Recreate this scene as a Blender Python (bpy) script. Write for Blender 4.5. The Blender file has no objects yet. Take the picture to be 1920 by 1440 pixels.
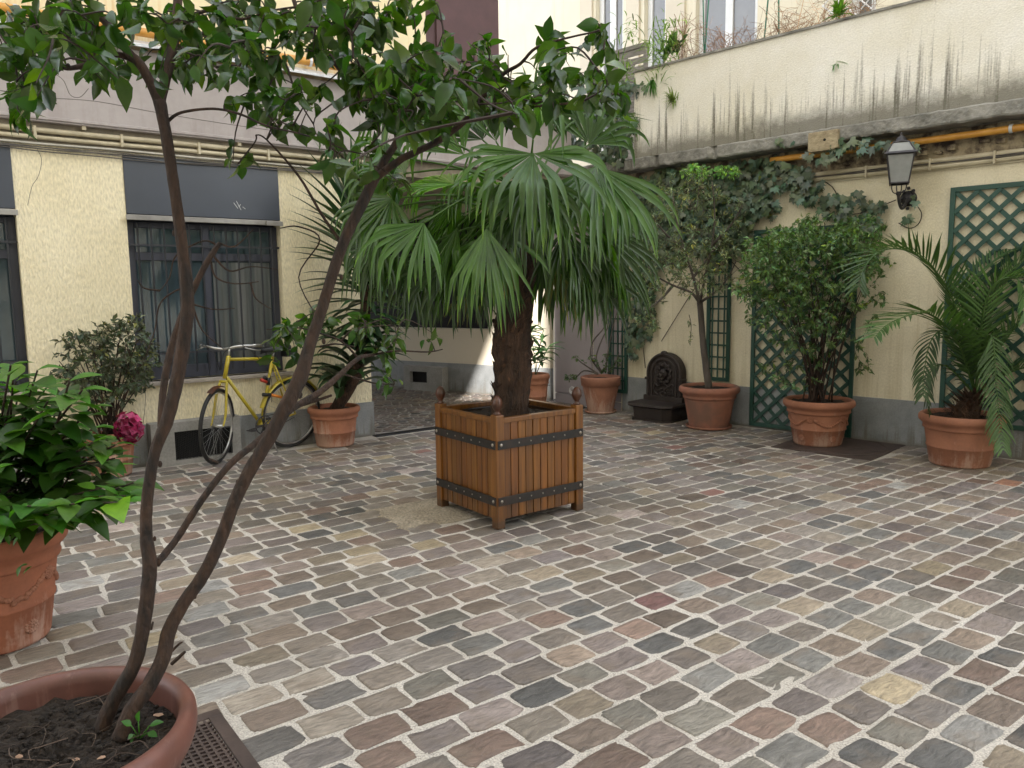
import bpy, math, random
import numpy as np
from mathutils import Vector, Matrix
random.seed(7); rng = np.random.default_rng(7)
S = bpy.context.scene; COL = S.collection
# ---------------------------------------------------------------- camera, sky, sun, exposure
F = 1450.0; H = 1.5; PITCH = math.atan(175.6/F); ROLL = -0.0125
cam = bpy.data.cameras.new('camera'); co = bpy.data.objects.new('camera', cam); COL.objects.link(co)
RM = (Matrix.Rotation(math.pi/2-PITCH, 3, 'X') @ Matrix.Rotation(ROLL, 3, 'Z'))
co.matrix_world = Matrix.Translation((0, 0, H)) @ RM.to_4x4()
cam.sensor_width = 36; cam.lens = F/1920*36; cam.clip_end = 300; cam.clip_start = 0.05
S.camera = co
SUN_TO = Vector((0.16, -0.77, 0.60)).normalized()
W = bpy.data.worlds.new('World'); S.world = W; W.use_nodes = True
wn = W.node_tree; bg = wn.nodes['Background']
sky = wn.nodes.new('ShaderNodeTexSky'); sky.sky_type = 'NISHITA'; sky.sun_disc = False
sky.sun_elevation = math.asin(SUN_TO.z); sky.sun_rotation = math.atan2(SUN_TO.x, SUN_TO.y)
sky.dust_density = 3.0; sky.air_density = 1.0; sky.ozone_density = 1.0
hs = wn.nodes.new('ShaderNodeHueSaturation'); hs.inputs['Saturation'].default_value = 0.22
wn.links.new(sky.outputs[0], hs.inputs['Color']); wn.links.new(hs.outputs[0], bg.inputs[0])
bg.inputs[1].default_value = 0.15
sl = bpy.data.lights.new('sun', 'SUN'); sl.energy = 2.0; sl.angle = math.radians(0.5); sl.color = (1, .95, .88)
so = bpy.data.objects.new('sun', sl); COL.objects.link(so); so.rotation_euler = SUN_TO.to_track_quat('Z', 'Y').to_euler()
S.view_settings.view_transform = 'Standard'; S.view_settings.look = 'None'; S.view_settings.gamma = 1
S.view_settings.exposure = 2.98
S.render.engine = 'CYCLES'
S.cycles.max_bounces = 8; S.cycles.diffuse_bounces = 5; S.cycles.transparent_max_bounces = 8

# ---------------------------------------------------------------- photo pixel (1920x1440) -> place
C0 = np.array([0, 0, H]); RMn = np.array(RM)
def ray(x, y): return RMn @ np.array([(x-960)/F, (720-y)/F, -1.0])
def G(x, y, z=0.0):
    d = ray(x, y); return C0 + d*(z-H)/d[2]
def AtY(x, y, Y):
    d = ray(x, y); return C0 + d*Y/d[1]
class Frame:
    """vertical wall: local x along it, y away from the camera, z up"""
    def __init__(s, o, deg):
        s.o = np.array([o[0], o[1], 0.0]); s.a = math.radians(deg)
        s.u = np.array([math.cos(s.a), math.sin(s.a), 0]); s.n = np.array([-s.u[1], s.u[0], 0])
    def px(s, x, y, off=0.0):
        d = ray(x, y); A = s.o + s.n*off; t = (s.n @ (A-C0))/(s.n @ d); Q = C0+d*t
        return (Q-A) @ s.u, Q[2]
    def w(s, x, y, z): return s.o + s.u*x + s.n*y + np.array([0, 0, z])
    def loc(s, P): 
        q = np.array(P)-s.o; return q @ s.u, q @ s.n, P[2]
LW = Frame(G(695, 817), 37.4)          # left house front
RW = Frame(G(1893, 860), -44.8)        # right garden wall

# ---------------------------------------------------------------- mesh helpers
class MB:
    def __init__(s): s.v = []; s.f = []; s.c = []; s.m = []; s.n = 0
    def add(s, V, Fc, col=(1, 1, 1), m=0):
        V = np.asarray(V, float).reshape(-1, 3); s.v.append(V); n = s.n
        s.f.extend([tuple(i+n for i in f) for f in Fc]); s.n += len(V)
        s.c.append(np.broadcast_to(np.array(col, float), (len(V), 3)) if np.ndim(col) < 2 else np.asarray(col, float))
        s.m.extend([m]*len(Fc))
    def build(s, name, mats, parent=None, world=True, smooth=False, bevel=0, **tags):
        V = np.concatenate(s.v) if s.v else np.zeros((0, 3))
        if parent is not None and world:
            Mi = np.array(MATS[parent.name].inverted()); V = V @ Mi[:3, :3].T + Mi[:3, 3]
        me = bpy.data.meshes.new(name); me.from_pydata(V.tolist(), [], s.f); me.update()
        if not isinstance(mats, (list, tuple)): mats = [mats]
        for m in mats: me.materials.append(m)
        if len(mats) > 1: me.polygons.foreach_set('material_index', s.m)
        at = me.color_attributes.new('Col', 'FLOAT_COLOR', 'POINT')
        cc = np.ones((len(V), 4), np.float32); cc[:, :3] = np.concatenate(s.c); at.data.foreach_set('color', cc.ravel())
        if smooth: me.polygons.foreach_set('use_smooth', [True]*len(me.polygons))
        o = bpy.data.objects.new(name, me); COL.objects.link(o)
        if parent is not None: o.parent = parent
        if bevel:
            b = o.modifiers.new('bevel', 'BEVEL'); b.width = bevel; b.segments = 2; b.limit_method = 'ANGLE'; b.harden_normals = False
        for k, v in tags.items(): o['category' if k == 'cat' else k] = v
        return o
MATS = {}
def thing(name, label, cat, loc=(0, 0, 0), rotz=0.0, group=None):
    o = bpy.data.objects.new(name, None); COL.objects.link(o); o.empty_display_size = .1
    o.location = loc; o.rotation_euler = (0, 0, rotz); o['label'] = label; o['category'] = cat
    if group: o['group'] = group
    MATS[o.name] = Matrix.Translation(loc) @ Matrix.Rotation(rotz, 4, 'Z'); return o
def wallthing(fr, name, label, cat, loc=(0, 0, 0)):
    return thing(name, label, cat, tuple(fr.w(*loc)), fr.a)
BF = [(0, 3, 2, 1), (4, 5, 6, 7), (0, 1, 5, 4), (1, 2, 6, 5), (2, 3, 7, 6), (3, 0, 4, 7)]
def box(mb, x0, x1, y0, y1, z0, z1, col=(1, 1, 1), T=None, m=0):
    V = np.array([(x, y, z) for z in (z0, z1) for x, y in ((x0, y0), (x1, y0), (x1, y1), (x0, y1))], float)
    if T is not None: V = T(V)
    mb.add(V, BF, col, m)
def frT(fr): return lambda V: fr.o + V[:, :1]*fr.u + V[:, 1:2]*fr.n + V[:, 2:3]*np.array([0, 0, 1.0])
def unit(v): v = np.asarray(v, float); return v/(np.linalg.norm(v)+1e-12)
def tube(mb, pts, rad, n=8, col=(1, 1, 1), cap=True, rough=0.0, m=0):
    P = np.asarray(pts, float); k = len(P); R = np.broadcast_to(np.asarray(rad, float), (k,))
    T = np.gradient(P, axis=0); T /= np.linalg.norm(T, axis=1)[:, None]+1e-12
    a = np.array([0, 0, 1.0]) if abs(T[0][2]) < .9 else np.array([1.0, 0, 0]); N = unit(np.cross(T[0], a)); V = []
    th = np.linspace(0, 2*math.pi, n, endpoint=False)
    for i in range(k):
        N = unit(N - T[i]*(N @ T[i])); B = np.cross(T[i], N)
        rr = R[i]*(1+rough*rng.normal(size=n)) if rough else R[i]*np.ones(n)
        V.append(P[i]+(np.cos(th)*rr)[:, None]*N+(np.sin(th)*rr)[:, None]*B)
    Fc = [(i*n+j, i*n+(j+1) % n, (i+1)*n+(j+1) % n, (i+1)*n+j) for i in range(k-1) for j in range(n)]
    if cap: Fc += [tuple(range(n))[::-1], tuple((k-1)*n+j for j in range(n))]
    mb.add(np.concatenate(V), Fc, col, m)
def smooth_path(pts, sub=4):
    P = np.asarray(pts, float); k = len(P)
    if k < 3: return P
    out = []
    for i in range(k-1):
        p0, p1, p2, p3 = P[max(i-1, 0)], P[i], P[i+1], P[min(i+2, k-1)]
        for t in np.arange(sub)/sub:
            out.append(.5*((2*p1)+(-p0+p2)*t+(2*p0-5*p1+4*p2-p3)*t*t+(-p0+3*p1-3*p2+p3)*t**3))
    out.append(P[-1]); return np.array(out)
def lathe(mb, prof, n=48, c=(0, 0, 0), col=(1, 1, 1), m=0, closed=False):
    th = np.linspace(0, 2*math.pi, n, endpoint=False); V = []
    for r, z in prof: V.append(np.stack([c[0]+r*np.cos(th), c[1]+r*np.sin(th), np.full(n, c[2]+z)], 1))
    k = len(prof); Fc = [(i*n+j, i*n+(j+1) % n, (i+1)*n+(j+1) % n, (i+1)*n+j) for i in range(k-1) for j in range(n)]
    mb.add(np.concatenate(V), Fc, col, m)
def wall_grid(mb, x0, x1, z0, z1, holes, depth, y=0.0):
    xs = sorted({x0, x1, *[h[0] for h in holes], *[h[1] for h in holes]}); zs = sorted({z0, z1, *[h[2] for h in holes], *[h[3] for h in holes]})
    xs = [x for x in xs if x0 <= x <= x1]; zs = [z for z in zs if z0 <= z <= z1]
    inh = lambda a, b: any(h[0] < a < h[1] and h[2] < b < h[3] for h in holes)
    for i in range(len(xs)-1):
        for j in range(len(zs)-1):
            a, b, c, d = xs[i], xs[i+1], zs[j], zs[j+1]
            if inh((a+b)/2, (c+d)/2): continue
            for yy in (y, y+depth): mb.add([(a, yy, c), (b, yy, c), (b, yy, d), (a, yy, d)], [(0, 1, 2, 3)])
    for a, b, c, d in holes:
        for q in ([(a, c), (a, d)], [(b, c), (b, d)], [(a, c), (b, c)], [(a, d), (b, d)]):
            mb.add([(q[0][0], y, q[0][1]), (q[1][0], y, q[1][1]), (q[1][0], y+depth, q[1][1]), (q[0][0], y+depth, q[0][1])], [(0, 1, 2, 3)])
    for q in ([(x0, z0), (x0, z1)], [(x1, z0), (x1, z1)], [(x0, z1), (x1, z1)]):
        mb.add([(q[0][0], y, q[0][1]), (q[1][0], y, q[1][1]), (q[1][0], y+depth, q[1][1]), (q[0][0], y+depth, q[0][1])], [(0, 1, 2, 3)])
def onebox(name, mat_, parent, *b, bevel=0, **t):
    mb = MB(); box(mb, *b); return mb.build(name, mat_, parent, world=False, bevel=bevel, **t)
# leaves
def leaf(mb, b, d, n, L, wd, kind=0, col=(1, 1, 1), curl=.25):
    d = unit(d); s = unit(np.cross(d, n)); n = np.cross(s, d)
    if kind == 0:      # broad pointed leaf, folded along the rib and curled
        rows = [(0, .02), (.18, .62), (.42, 1.0), (.68, .78), (.88, .32), (1.0, .0)]
        V = []
        for t, w in rows:
            c = b+d*L*t*(1-.1*curl*t)-n*curl*L*t*t
            V += [c-s*wd*.5*w+n*wd*.16*w, c, c+s*wd*.5*w+n*wd*.16*w]
        Fc = []
        for i in range(5): a = 3*i; Fc += [(a, a+1, a+4, a+3), (a+1, a+2, a+5, a+4)]
        mb.add(V, Fc, col)
    elif kind == 1:    # small leaf
        m = b+d*L*.5
        mb.add([b, m-s*wd*.5+n*wd*.12, b+d*L-n*curl*L*.5, m+s*wd*.5+n*wd*.12, m-n*curl*L*.1], [(0, 4, 1), (1, 4, 2), (0, 3, 4), (3, 2, 4)], col)
    elif kind == 2:    # five-lobed ivy leaf
        P = [(0, 0), (-.38, -.12), (-.62, .25), (-.3, .38), (-.36, .78), (-.12, .62), (0, 1.1), (.12, .62), (.36, .78), (.3, .38), (.62, .25), (.38, -.12)]
        V = [b+s*wd*p+d*L*q-n*.12*L*(p*p+max(q-.4, 0)) for p, q in P]+[b+d*L*.35+n*.03*L]
        mb.add(V, [(i, 12, (i+1) % 12) for i in range(12)], col)
def strap(mb, b, d, L, w, droop=1.0, k=7, col=(1, 1, 1), up=(0, 0, 1), taper=.55, tipcol=None):
    d = unit(d); s = unit(np.cross(d, up)+1e-6); P = np.array(b, float); V = []; cc = []; h = L/k
    for i in range(k+1):
        t = i/k; n = unit(np.cross(s, d)); ww = w*(min(1, .45+t*2.2) if t < taper else max(0.03, (1-t)/(1-taper)))*.5
        V += [P-s*ww+n*ww*.45, P.copy(), P+s*ww+n*ww*.45]; q = col if (tipcol is None or t < .86) else tipcol; cc += [q]*3
        P = P+d*h; d = unit(d+np.array([0, 0, -1.0])*droop*h/L*(.3+1.6*t))
        s = unit(s-d*(s @ d))
    mb.add(V, [f for i in range(k) for f in ((3*i, 3*i+1, 3*i+4, 3*i+3), (3*i+1, 3*i+2, 3*i+5, 3*i+4))], np.array(cc))
def gcol(v=.25, yel=.03):
    r = rng.random()
    if r < yel: return np.array([3.2, 2.2, .8])*rng.uniform(.7, 1.1)
    b = math.exp(rng.normal()*v); return np.array([b*rng.uniform(.8, 1.45), b, b*rng.uniform(.7, 1.2)])

# ---------------------------------------------------------------- materials
def mat(name, col, col2=None, nscale=4, stretch=(1, 1, 1), rough=.8, bump=.2, bdist=.004, bscale=40, bstretch=(1, 1, 1), metal=0.0,
        attr=False, spec=.5, transl=0.0, coat=0.0, contrast=(.35, .65), fine=0.0, rvar=0.0):
    m = bpy.data.materials.new(name); m.use_nodes = True; nt = m.node_tree; N = nt.nodes; Lk = nt.links.new
    p = N['Principled BSDF']; out = N['Material Output']
    tc = N.new('ShaderNodeTexCoord'); mp = N.new('ShaderNodeMapping'); mp.inputs['Scale'].default_value = stretch; Lk(tc.outputs['Object'], mp.inputs[0])
    nz = N.new('ShaderNodeTexNoise'); nz.inputs['Scale'].default_value = nscale; nz.inputs['Detail'].default_value = 8; nz.inputs['Roughness'].default_value = .62; Lk(mp.outputs[0], nz.inputs[0])
    cr = N.new('ShaderNodeMapRange'); cr.inputs[1].default_value, cr.inputs[2].default_value = contrast; Lk(nz.outputs[0], cr.inputs[0])
    mx = N.new('ShaderNodeMix'); mx.data_type = 'RGBA'; Lk(cr.outputs[0], mx.inputs[0])
    col2 = col2 or tuple(c*.8 for c in col)
    mx.inputs[6].default_value = (*col, 1); mx.inputs[7].default_value = (*col2, 1); c = mx.outputs[2]
    mb_ = N.new('ShaderNodeMapping'); mb_.inputs['Scale'].default_value = bstretch; Lk(tc.outputs['Object'], mb_.inputs[0])
    nb = N.new('ShaderNodeTexNoise'); nb.inputs['Scale'].default_value = bscale; nb.inputs['Detail'].default_value = 5; Lk(mb_.outputs[0], nb.inputs[0])
    if fine:
        fr_ = N.new('ShaderNodeMapRange'); fr_.inputs[1].default_value = .3; fr_.inputs[2].default_value = .7; fr_.inputs[3].default_value = 1-fine; fr_.inputs[4].default_value = 1+fine*.5
        Lk(nb.outputs[0], fr_.inputs[0]); vm = N.new('ShaderNodeVectorMath'); vm.operation = 'SCALE'; Lk(c, vm.inputs[0]); Lk(fr_.outputs[0], vm.inputs['Scale']); c = vm.outputs[0]
    if attr:
        at = N.new('ShaderNodeAttribute'); at.attribute_name = 'Col'; vm = N.new('ShaderNodeVectorMath'); vm.operation = 'MULTIPLY'
        Lk(c, vm.inputs[0]); Lk(at.outputs['Vector'], vm.inputs[1]); c = vm.outputs[0]
    Lk(c, p.inputs['Base Color']); p.inputs['Roughness'].default_value = rough; p.inputs['Metallic'].default_value = metal
    p.inputs['Specular IOR Level'].default_value = spec; p.inputs['Coat Weight'].default_value = coat
    if rvar:
        rr = N.new('ShaderNodeMapRange'); rr.inputs[3].default_value = rough-rvar; rr.inputs[4].default_value = rough+rvar; Lk(nz.outputs[0], rr.inputs[0]); Lk(rr.outputs[0], p.inputs['Roughness'])
    if bump:
        bp = N.new('ShaderNodeBump'); bp.inputs['Strength'].default_value = bump; bp.inputs['Distance'].default_value = bdist; Lk(nb.outputs[0], bp.inputs['Height']); Lk(bp.outputs[0], p.inputs['Normal'])
    if transl:
        tr = N.new('ShaderNodeBsdfTranslucent'); v2 = N.new('ShaderNodeVectorMath'); v2.operation = 'MULTIPLY'; v2.inputs[1].default_value = (2.1, 2.3, .6)
        Lk(c, v2.inputs[0]); Lk(v2.outputs[0], tr.inputs[0]); ms = N.new('ShaderNodeMixShader'); ms.inputs[0].default_value = transl
        Lk(p.outputs[0], ms.inputs[1]); Lk(tr.outputs[0], ms.inputs[2]); Lk(ms.outputs[0], out.inputs[0])
    m['_'] = 1; return m
def stain(m, z0, z1, colr, sx=9.0, thr=(.52, .62), band=None, amount=.85):
    """weather streaks running down a wall; z0..z1 is where they are strong (z0) to absent (z1); band = height of the mould band at z0"""
    nt = m.node_tree; N = nt.nodes; Lk = nt.links.new; p = N['Principled BSDF']; src = p.inputs['Base Color'].links[0].from_socket
    tc = N.new('ShaderNodeTexCoord'); sp = N.new('ShaderNodeSeparateXYZ'); Lk(tc.outputs['Object'], sp.inputs[0])
    mp = N.new('ShaderNodeMapping'); mp.inputs['Scale'].default_value = (sx, sx, .22); Lk(tc.outputs['Object'], mp.inputs[0])
    nz = N.new('ShaderNodeTexNoise'); nz.inputs['Scale'].default_value = 1.6; nz.inputs['Detail'].default_value = 5; nz.inputs['Roughness'].default_value = .7; Lk(mp.outputs[0], nz.inputs[0])
    zr = N.new('ShaderNodeMapRange'); zr.inputs[1].default_value = z0; zr.inputs[2].default_value = z1; zr.inputs[3].default_value = .09; zr.inputs[4].default_value = -.16; Lk(sp.outputs[2], zr.inputs[0])
    n2 = N.new('ShaderNodeTexNoise'); n2.inputs['Scale'].default_value = 60; n2.inputs['Detail'].default_value = 4; Lk(tc.outputs['Object'], n2.inputs[0])
    ad = N.new('ShaderNodeMath'); ad.operation = 'ADD'; Lk(nz.outputs[0], ad.inputs[0]); Lk(zr.outputs[0], ad.inputs[1])
    a2 = N.new('ShaderNodeMath'); a2.operation = 'MULTIPLY_ADD'; Lk(n2.outputs[0], a2.inputs[0]); a2.inputs[1].default_value = .12; Lk(ad.outputs[0], a2.inputs[2])
    mr = N.new('ShaderNodeMapRange'); mr.inputs[1].default_value = thr[0]+.06; mr.inputs[2].default_value = thr[1]+.08; mr.inputs[4].default_value = amount; Lk(a2.outputs[0], mr.inputs[0]); fac = mr.outputs[0]
    if band:
        n3 = N.new('ShaderNodeTexNoise'); n3.inputs['Scale'].default_value = 5; n3.inputs['Detail'].default_value = 8; n3.inputs['Roughness'].default_value = .75; Lk(tc.outputs['Object'], n3.inputs[0])
        zb = N.new('ShaderNodeMapRange'); zb.inputs[1].default_value = z0; zb.inputs[2].default_value = z0+band; zb.inputs[3].default_value = .75; zb.inputs[4].default_value = -.25; Lk(sp.outputs[2], zb.inputs[0])
        sb = N.new('ShaderNodeMath'); sb.operation = 'ADD'; Lk(n3.outputs[0], sb.inputs[0]); Lk(zb.outputs[0], sb.inputs[1])
        mb2 = N.new('ShaderNodeMapRange'); mb2.inputs[1].default_value = .55; mb2.inputs[2].default_value = 1.05; mb2.inputs[4].default_value = .8; Lk(sb.outputs[0], mb2.inputs[0])
        mxm = N.new('ShaderNodeMath'); mxm.operation = 'MAXIMUM'; Lk(fac, mxm.inputs[0]); Lk(mb2.outputs[0], mxm.inputs[1]); fac = mxm.outputs[0]
    mx = N.new('ShaderNodeMix'); mx.data_type = 'RGBA'; Lk(fac, mx.inputs[0]); Lk(src, mx.inputs[6]); mx.inputs[7].default_value = (*colr, 1); Lk(mx.outputs[2], p.inputs['Base Color'])
    return m
K = {}
K['stucco'] = stain(mat('yellow roughcast', (.80, .725, .53), (.73, .65, .45), nscale=1.6, rough=.9, bump=1.0, bdist=.012, bscale=70, bstretch=(1, 1, .35), fine=.22), 0, 1.2, (.40, .33, .2), amount=.35)
K['stucco_hi'] = stain(mat('pale yellow render', (.74, .66, .46), (.70, .60, .38), nscale=2, rough=.9, bump=.4, bdist=.004, bscale=50), 3.6, 4.3, (.6, .38, .14), amount=.5)
K['stucco_r'] = stain(mat('right wall render', (.72, .655, .50), (.60, .535, .39), nscale=1.3, rough=.9, bump=.7, bdist=.008, bscale=75, bstretch=(1, 1, .7), fine=.12), .4, 2.2, (.40, .33, .18), amount=.35)
K['parapet'] = stain(mat('stained parapet render', (.70, .66, .55), (.82, .80, .75), nscale=1.0, rough=.9, bump=.7, bdist=.008, bscale=70, fine=.12), 2.98, 3.80, (.085, .078, .055), sx=8, band=.36, amount=.9, thr=(.49, .62))
K['plinth'] = stain(mat('grey plinth paint', (.30, .31, .315), (.19, .20, .205), nscale=2.2, rough=.85, bump=.8, bdist=.006, bscale=70, fine=.12), 0, .35, (.13, .115, .09), amount=.75, thr=(.49, .62), band=.07)
K['mauve'] = mat('mauve fascia paint', (.37, .335, .33), (.34, .305, .30), nscale=2, rough=.7, bump=.12, bscale=25, fine=.05)
K['mauve_door'] = mat('mauve door paint', (.30, .265, .275), (.27, .235, .245), nscale=3, rough=.6, bump=.1, bscale=20)
K['plum'] = mat('plum render', (.10, .055, .06), (.08, .045, .05), rough=.8)
K['panel'] = mat('slate blue sheet metal', (.036, .045, .066), (.030, .038, .056), nscale=2, rough=.38, bump=.05, bscale=6, spec=.6)
K['bars'] = mat('dark painted iron', (.022, .025, .034), rough=.45, bump=.1)
K['frame'] = mat('dark blue window frame', (.036, .040, .060), rough=.5, bump=.05)
K['rail'] = mat('grey aluminium rail', (.32, .31, .29), (.2, .19, .18), rough=.5, metal=.2)
K['sill'] = mat('stone sill', (.36, .32, .28), (.28, .25, .22), rough=.8, bump=.3)
K['cream_tube'] = mat('cream painted conduit', (.52, .46, .33), (.36, .31, .21), nscale=5, rough=.45, bump=.1)
K['cable'] = mat('dark cable', (.09, .08, .07), rough=.6)
K['cable_w'] = mat('white conduit', (.55, .53, .48), (.4, .38, .33), rough=.5)
K['orange'] = mat('ochre gas pipe', (.56, .28, .045), (.46, .21, .03), nscale=10, rough=.45, bump=.1)
K['zinc'] = mat('zinc flashing', (.62, .64, .67), (.45, .46, .48), nscale=3, stretch=(4, 1, 1), rough=.5, bump=.2, metal=.1)
K['slab'] = mat('weathered concrete edge', (.30, .29, .265), (.055, .055, .045), nscale=3.5, rough=.9, bump=1, bdist=.02, bscale=25, contrast=(.4, .7))
K['soffit'] = mat('grimy soffit and shade strip', (.30, .26, .2), (.14, .12, .09), nscale=4, rough=.9, bump=.5)  # passage ceiling grime; also colours the painted shade strip below the fascia
K['rubble'] = mat('crumbling masonry', (.36, .30, .2), (.07, .05, .04), nscale=7, rough=.95, bump=1.0, bdist=.03, bscale=14, contrast=(.42, .58))
K['corbel'] = mat('pale sandstone block', (.40, .335, .22), (.24, .19, .12), nscale=9, rough=.95, bump=1, bdist=.012, bscale=30)
K['glass'] = mat('dark window glass', (.05, .075, .09), (.025, .04, .05), nscale=1.5, rough=.08, bump=.15, bdist=.002, bscale=3, spec=.8)
K['glass_g'] = mat('grey reflecting glass', (.16, .165, .17), (.12, .12, .125), nscale=1.3, rough=.1, bump=.1, bdist=.002, bscale=3, spec=.8)
K['curtain'] = mat('grey curtain', (.15, .155, .15), (.045, .06, .062), nscale=1.2, stretch=(9, 9, .3), rough=.9)
K['black'] = mat('black void', (.006, .006, .007), rough=.9, bump=0)
K['terra'] = mat('terracotta', (.33, .135, .075), (.22, .090, .052), nscale=5, rough=.8, bump=.25, bdist=.003, bscale=60, attr=True, fine=.08, contrast=(.3, .7))
K['terra_old'] = mat('weathered terracotta', (.30, .13, .08), (.15, .085, .06), nscale=3, rough=.8, bump=.3, bdist=.003, bscale=60, attr=True, contrast=(.35, .6))
K['terra_red'] = mat('red glazed terracotta', (.15, .058, .042), (.085, .036, .028), nscale=6, rough=.5, bump=.25, bdist=.002, bscale=50, attr=True)
K['soil'] = mat('potting soil', (.028, .019, .013), (.010, .007, .005), nscale=30, rough=1, bump=1, bdist=.02, bscale=60)
K['wood'] = mat('varnished slats', (.215, .085, .013), (.10, .036, .006), nscale=2.5, stretch=(22, 22, .8), rough=.38, bump=.25, bdist=.001, bscale=60, bstretch=(5, 5, .3), attr=True, coat=.15)
K['finial'] = mat('dark varnished finial', (.085, .026, .010), (.04, .016, .008), nscale=12, rough=.4, bump=.3)
K['strapm'] = mat('black iron strap', (.018, .017, .016), (.05, .03, .022), nscale=9, rough=.5, metal=.3, bump=.3, contrast=(.5, .8))
K['bolt'] = mat('steel bolt', (.35, .32, .28), rough=.4, metal=.9)
K['trunkf'] = mat('palm trunk fibre', (.085, .045, .026), (.025, .015, .010), nscale=8, stretch=(3, 3, .6), rough=1, bump=1, bdist=.03, bscale=25, bstretch=(3, 3, .5), attr=True)
K['palm'] = mat('fan palm leaf', (.044, .105, .013), (.024, .062, .009), nscale=3, rough=.30, bump=.1, attr=True, transl=.32, spec=.5)
K['datel'] = mat('date palm leaf', (.050, .100, .028), (.032, .070, .020), rough=.45, bump=0, attr=True, transl=.2)
K['camleaf'] = mat('camellia leaf', (.027, .070, .008), (.015, .042, .006), nscale=12, rough=.24, bump=.15, attr=True, transl=.34, spec=.45)
K['hydleaf'] = mat('hydrangea leaf', (.036, .115, .010), (.020, .070, .007), nscale=9, rough=.42, bump=.5, bdist=.002, bscale=90, attr=True, transl=.30)
K['ivyleaf'] = mat('ivy leaf', (.075, .125, .078), (.048, .088, .056), nscale=8, rough=.4, bump=.1, attr=True, transl=.12)
K['olive'] = mat('olive leaf', (.14, .20, .10), (.09, .14, .07), rough=.45, bump=0, attr=True, transl=.12)
K['nand'] = mat('nandina leaf', (.058, .115, .038), (.034, .075, .026), rough=.45, bump=0, attr=True, transl=.18)
K['bush'] = mat('shrub leaf', (.060, .085, .050), (.042, .065, .038), rough=.4, bump=0, attr=True, transl=.15)
K['yucca'] = mat('yucca leaf', (.028, .072, .026), (.018, .050, .020), rough=.4, bump=0, attr=True, transl=.12)
K['bark'] = mat('brown bark', (.050, .025, .014), (.012, .008, .006), nscale=38, stretch=(1, 1, .35), rough=.85, bump=1.0, bdist=.010, bscale=90, bstretch=(1, 1, .4))
K['barkg'] = mat('grey bark', (.12, .10, .085), (.06, .05, .042), nscale=14, stretch=(1, 1, .3), rough=.9, bump=.8, bdist=.006, bscale=40, bstretch=(1, 1, .3))
K['twig'] = mat('thin twigs', (.030, .018, .012), rough=.9, bump=0)
K['dry'] = mat('dry stems', (.27, .19, .14), (.20, .135, .10), rough=.9, bump=0, attr=True)
K['trellis'] = mat('green trellis paint', (.012, .06, .042), (.010, .045, .032), rough=.5, bump=.1)
K['greenstake'] = mat('green stake', (.01, .14, .08), rough=.5, bump=0)
K['castiron'] = mat('brown cast iron', (.040, .031, .028), (.028, .020, .018), nscale=6, rough=.55, bump=.5, bdist=.004, bscale=40, metal=.2)
K['lampm'] = mat('dark grey lamp metal', (.045, .042, .046), (.03, .028, .03), nscale=20, rough=.5, bump=.3, metal=.3)
K['frost'] = mat('milky lamp glass', (.24, .25, .25), (.17, .18, .18), nscale=5, rough=.2, bump=.2, bdist=.002, bscale=40, spec=.7)
K['grate'] = mat('rusty iron grate', (.085, .060, .052), (.05, .036, .032), nscale=8, rough=.6, metal=.3, bump=.5)
K['vent'] = mat('black mesh', (.012, .012, .012), rough=.7)
K['concrete'] = mat('grey concrete', (.30, .29, .275), (.22, .215, .20), nscale=4, rough=.9, bump=.6, bdist=.006, bscale=50, fine=.15)
K['cement'] = mat('sandy cement', (.36, .31, .24), (.26, .22, .165), nscale=6, rough=.95, bump=1, bdist=.012, bscale=60, fine=.35)
K['mortar'] = mat('sandy joint mortar', (.58, .54, .485), (.45, .41, .355), nscale=1.1, rough=.95, bump=1, bdist=.006, bscale=150, fine=.45)
K['mortar2'] = mat('grey joint mortar', (.30, .28, .25), (.22, .2, .18), nscale=2.0, rough=.9, bump=1, bdist=.006, bscale=200, fine=.3)
K['yellow'] = mat('yellow bicycle paint', (.48, .38, .018), (.36, .28, .02), nscale=15, rough=.35, bump=.05, coat=.3)
K['chrome'] = mat('worn chrome', (.60, .60, .60), (.4, .39, .37), nscale=15, rough=.28, metal=.9, bump=.05)
K['tyre'] = mat('black rubber', (.018, .018, .019), rough=.75, bump=.2)
K['spoke'] = mat('dull steel spoke', (.35, .35, .35), rough=.4, metal=.8, bump=0)
K['blackp'] = mat('black plastic', (.015, .015, .016), rough=.5, bump=.1)
K['redp'] = mat('red plastic', (.45, .04, .02), rough=.4, bump=0)
K['orangep'] = mat('orange plastic', (.70, .22, .02), rough=.4, bump=0)
K['petal'] = mat('crimson petals', (.26, .008, .075), (.14, .004, .035), nscale=25, rough=.5, bump=.2, attr=True, transl=.2)
K['greywood'] = mat('grey weathered wood', (.30, .28, .26), (.17, .155, .14), nscale=6, stretch=(1, 1, 8), rough=.9, bump=.4)
K['white'] = mat('white frame paint', (.72, .73, .74), (.66, .67, .68), rough=.5, bump=.05)
K['facade'] = mat('cream render', (.72, .67, .54), (.68, .62, .48), nscale=1.5, rough=.85, bump=.2, bscale=40)
K['facade2'] = mat('pale beige render', (.62, .56, .45), (.58, .52, .42), nscale=1.5, rough=.85, bump=.2, bscale=40)
K['gray_wall'] = mat('light rendered wall', (.55, .5, .42), rough=.9)
K['terra'] = stain(K['terra'], .02, .40, (.50, .37, .30), sx=5, amount=.5, thr=(.50, .62))
K['terra_red'] = stain(K['terra_red'], .3, .62, (.40, .27, .22), sx=6, amount=.5, thr=(.50, .66))
K['wood'] = stain(K['wood'], .03, .45, (.05, .028, .015), sx=12, amount=.55, thr=(.50, .62), band=.06)
K['strapm'] = stain(K['strapm'], .1, 1.0, (.05, .035, .028), sx=9, amount=.3, thr=(.5, .66))
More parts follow.
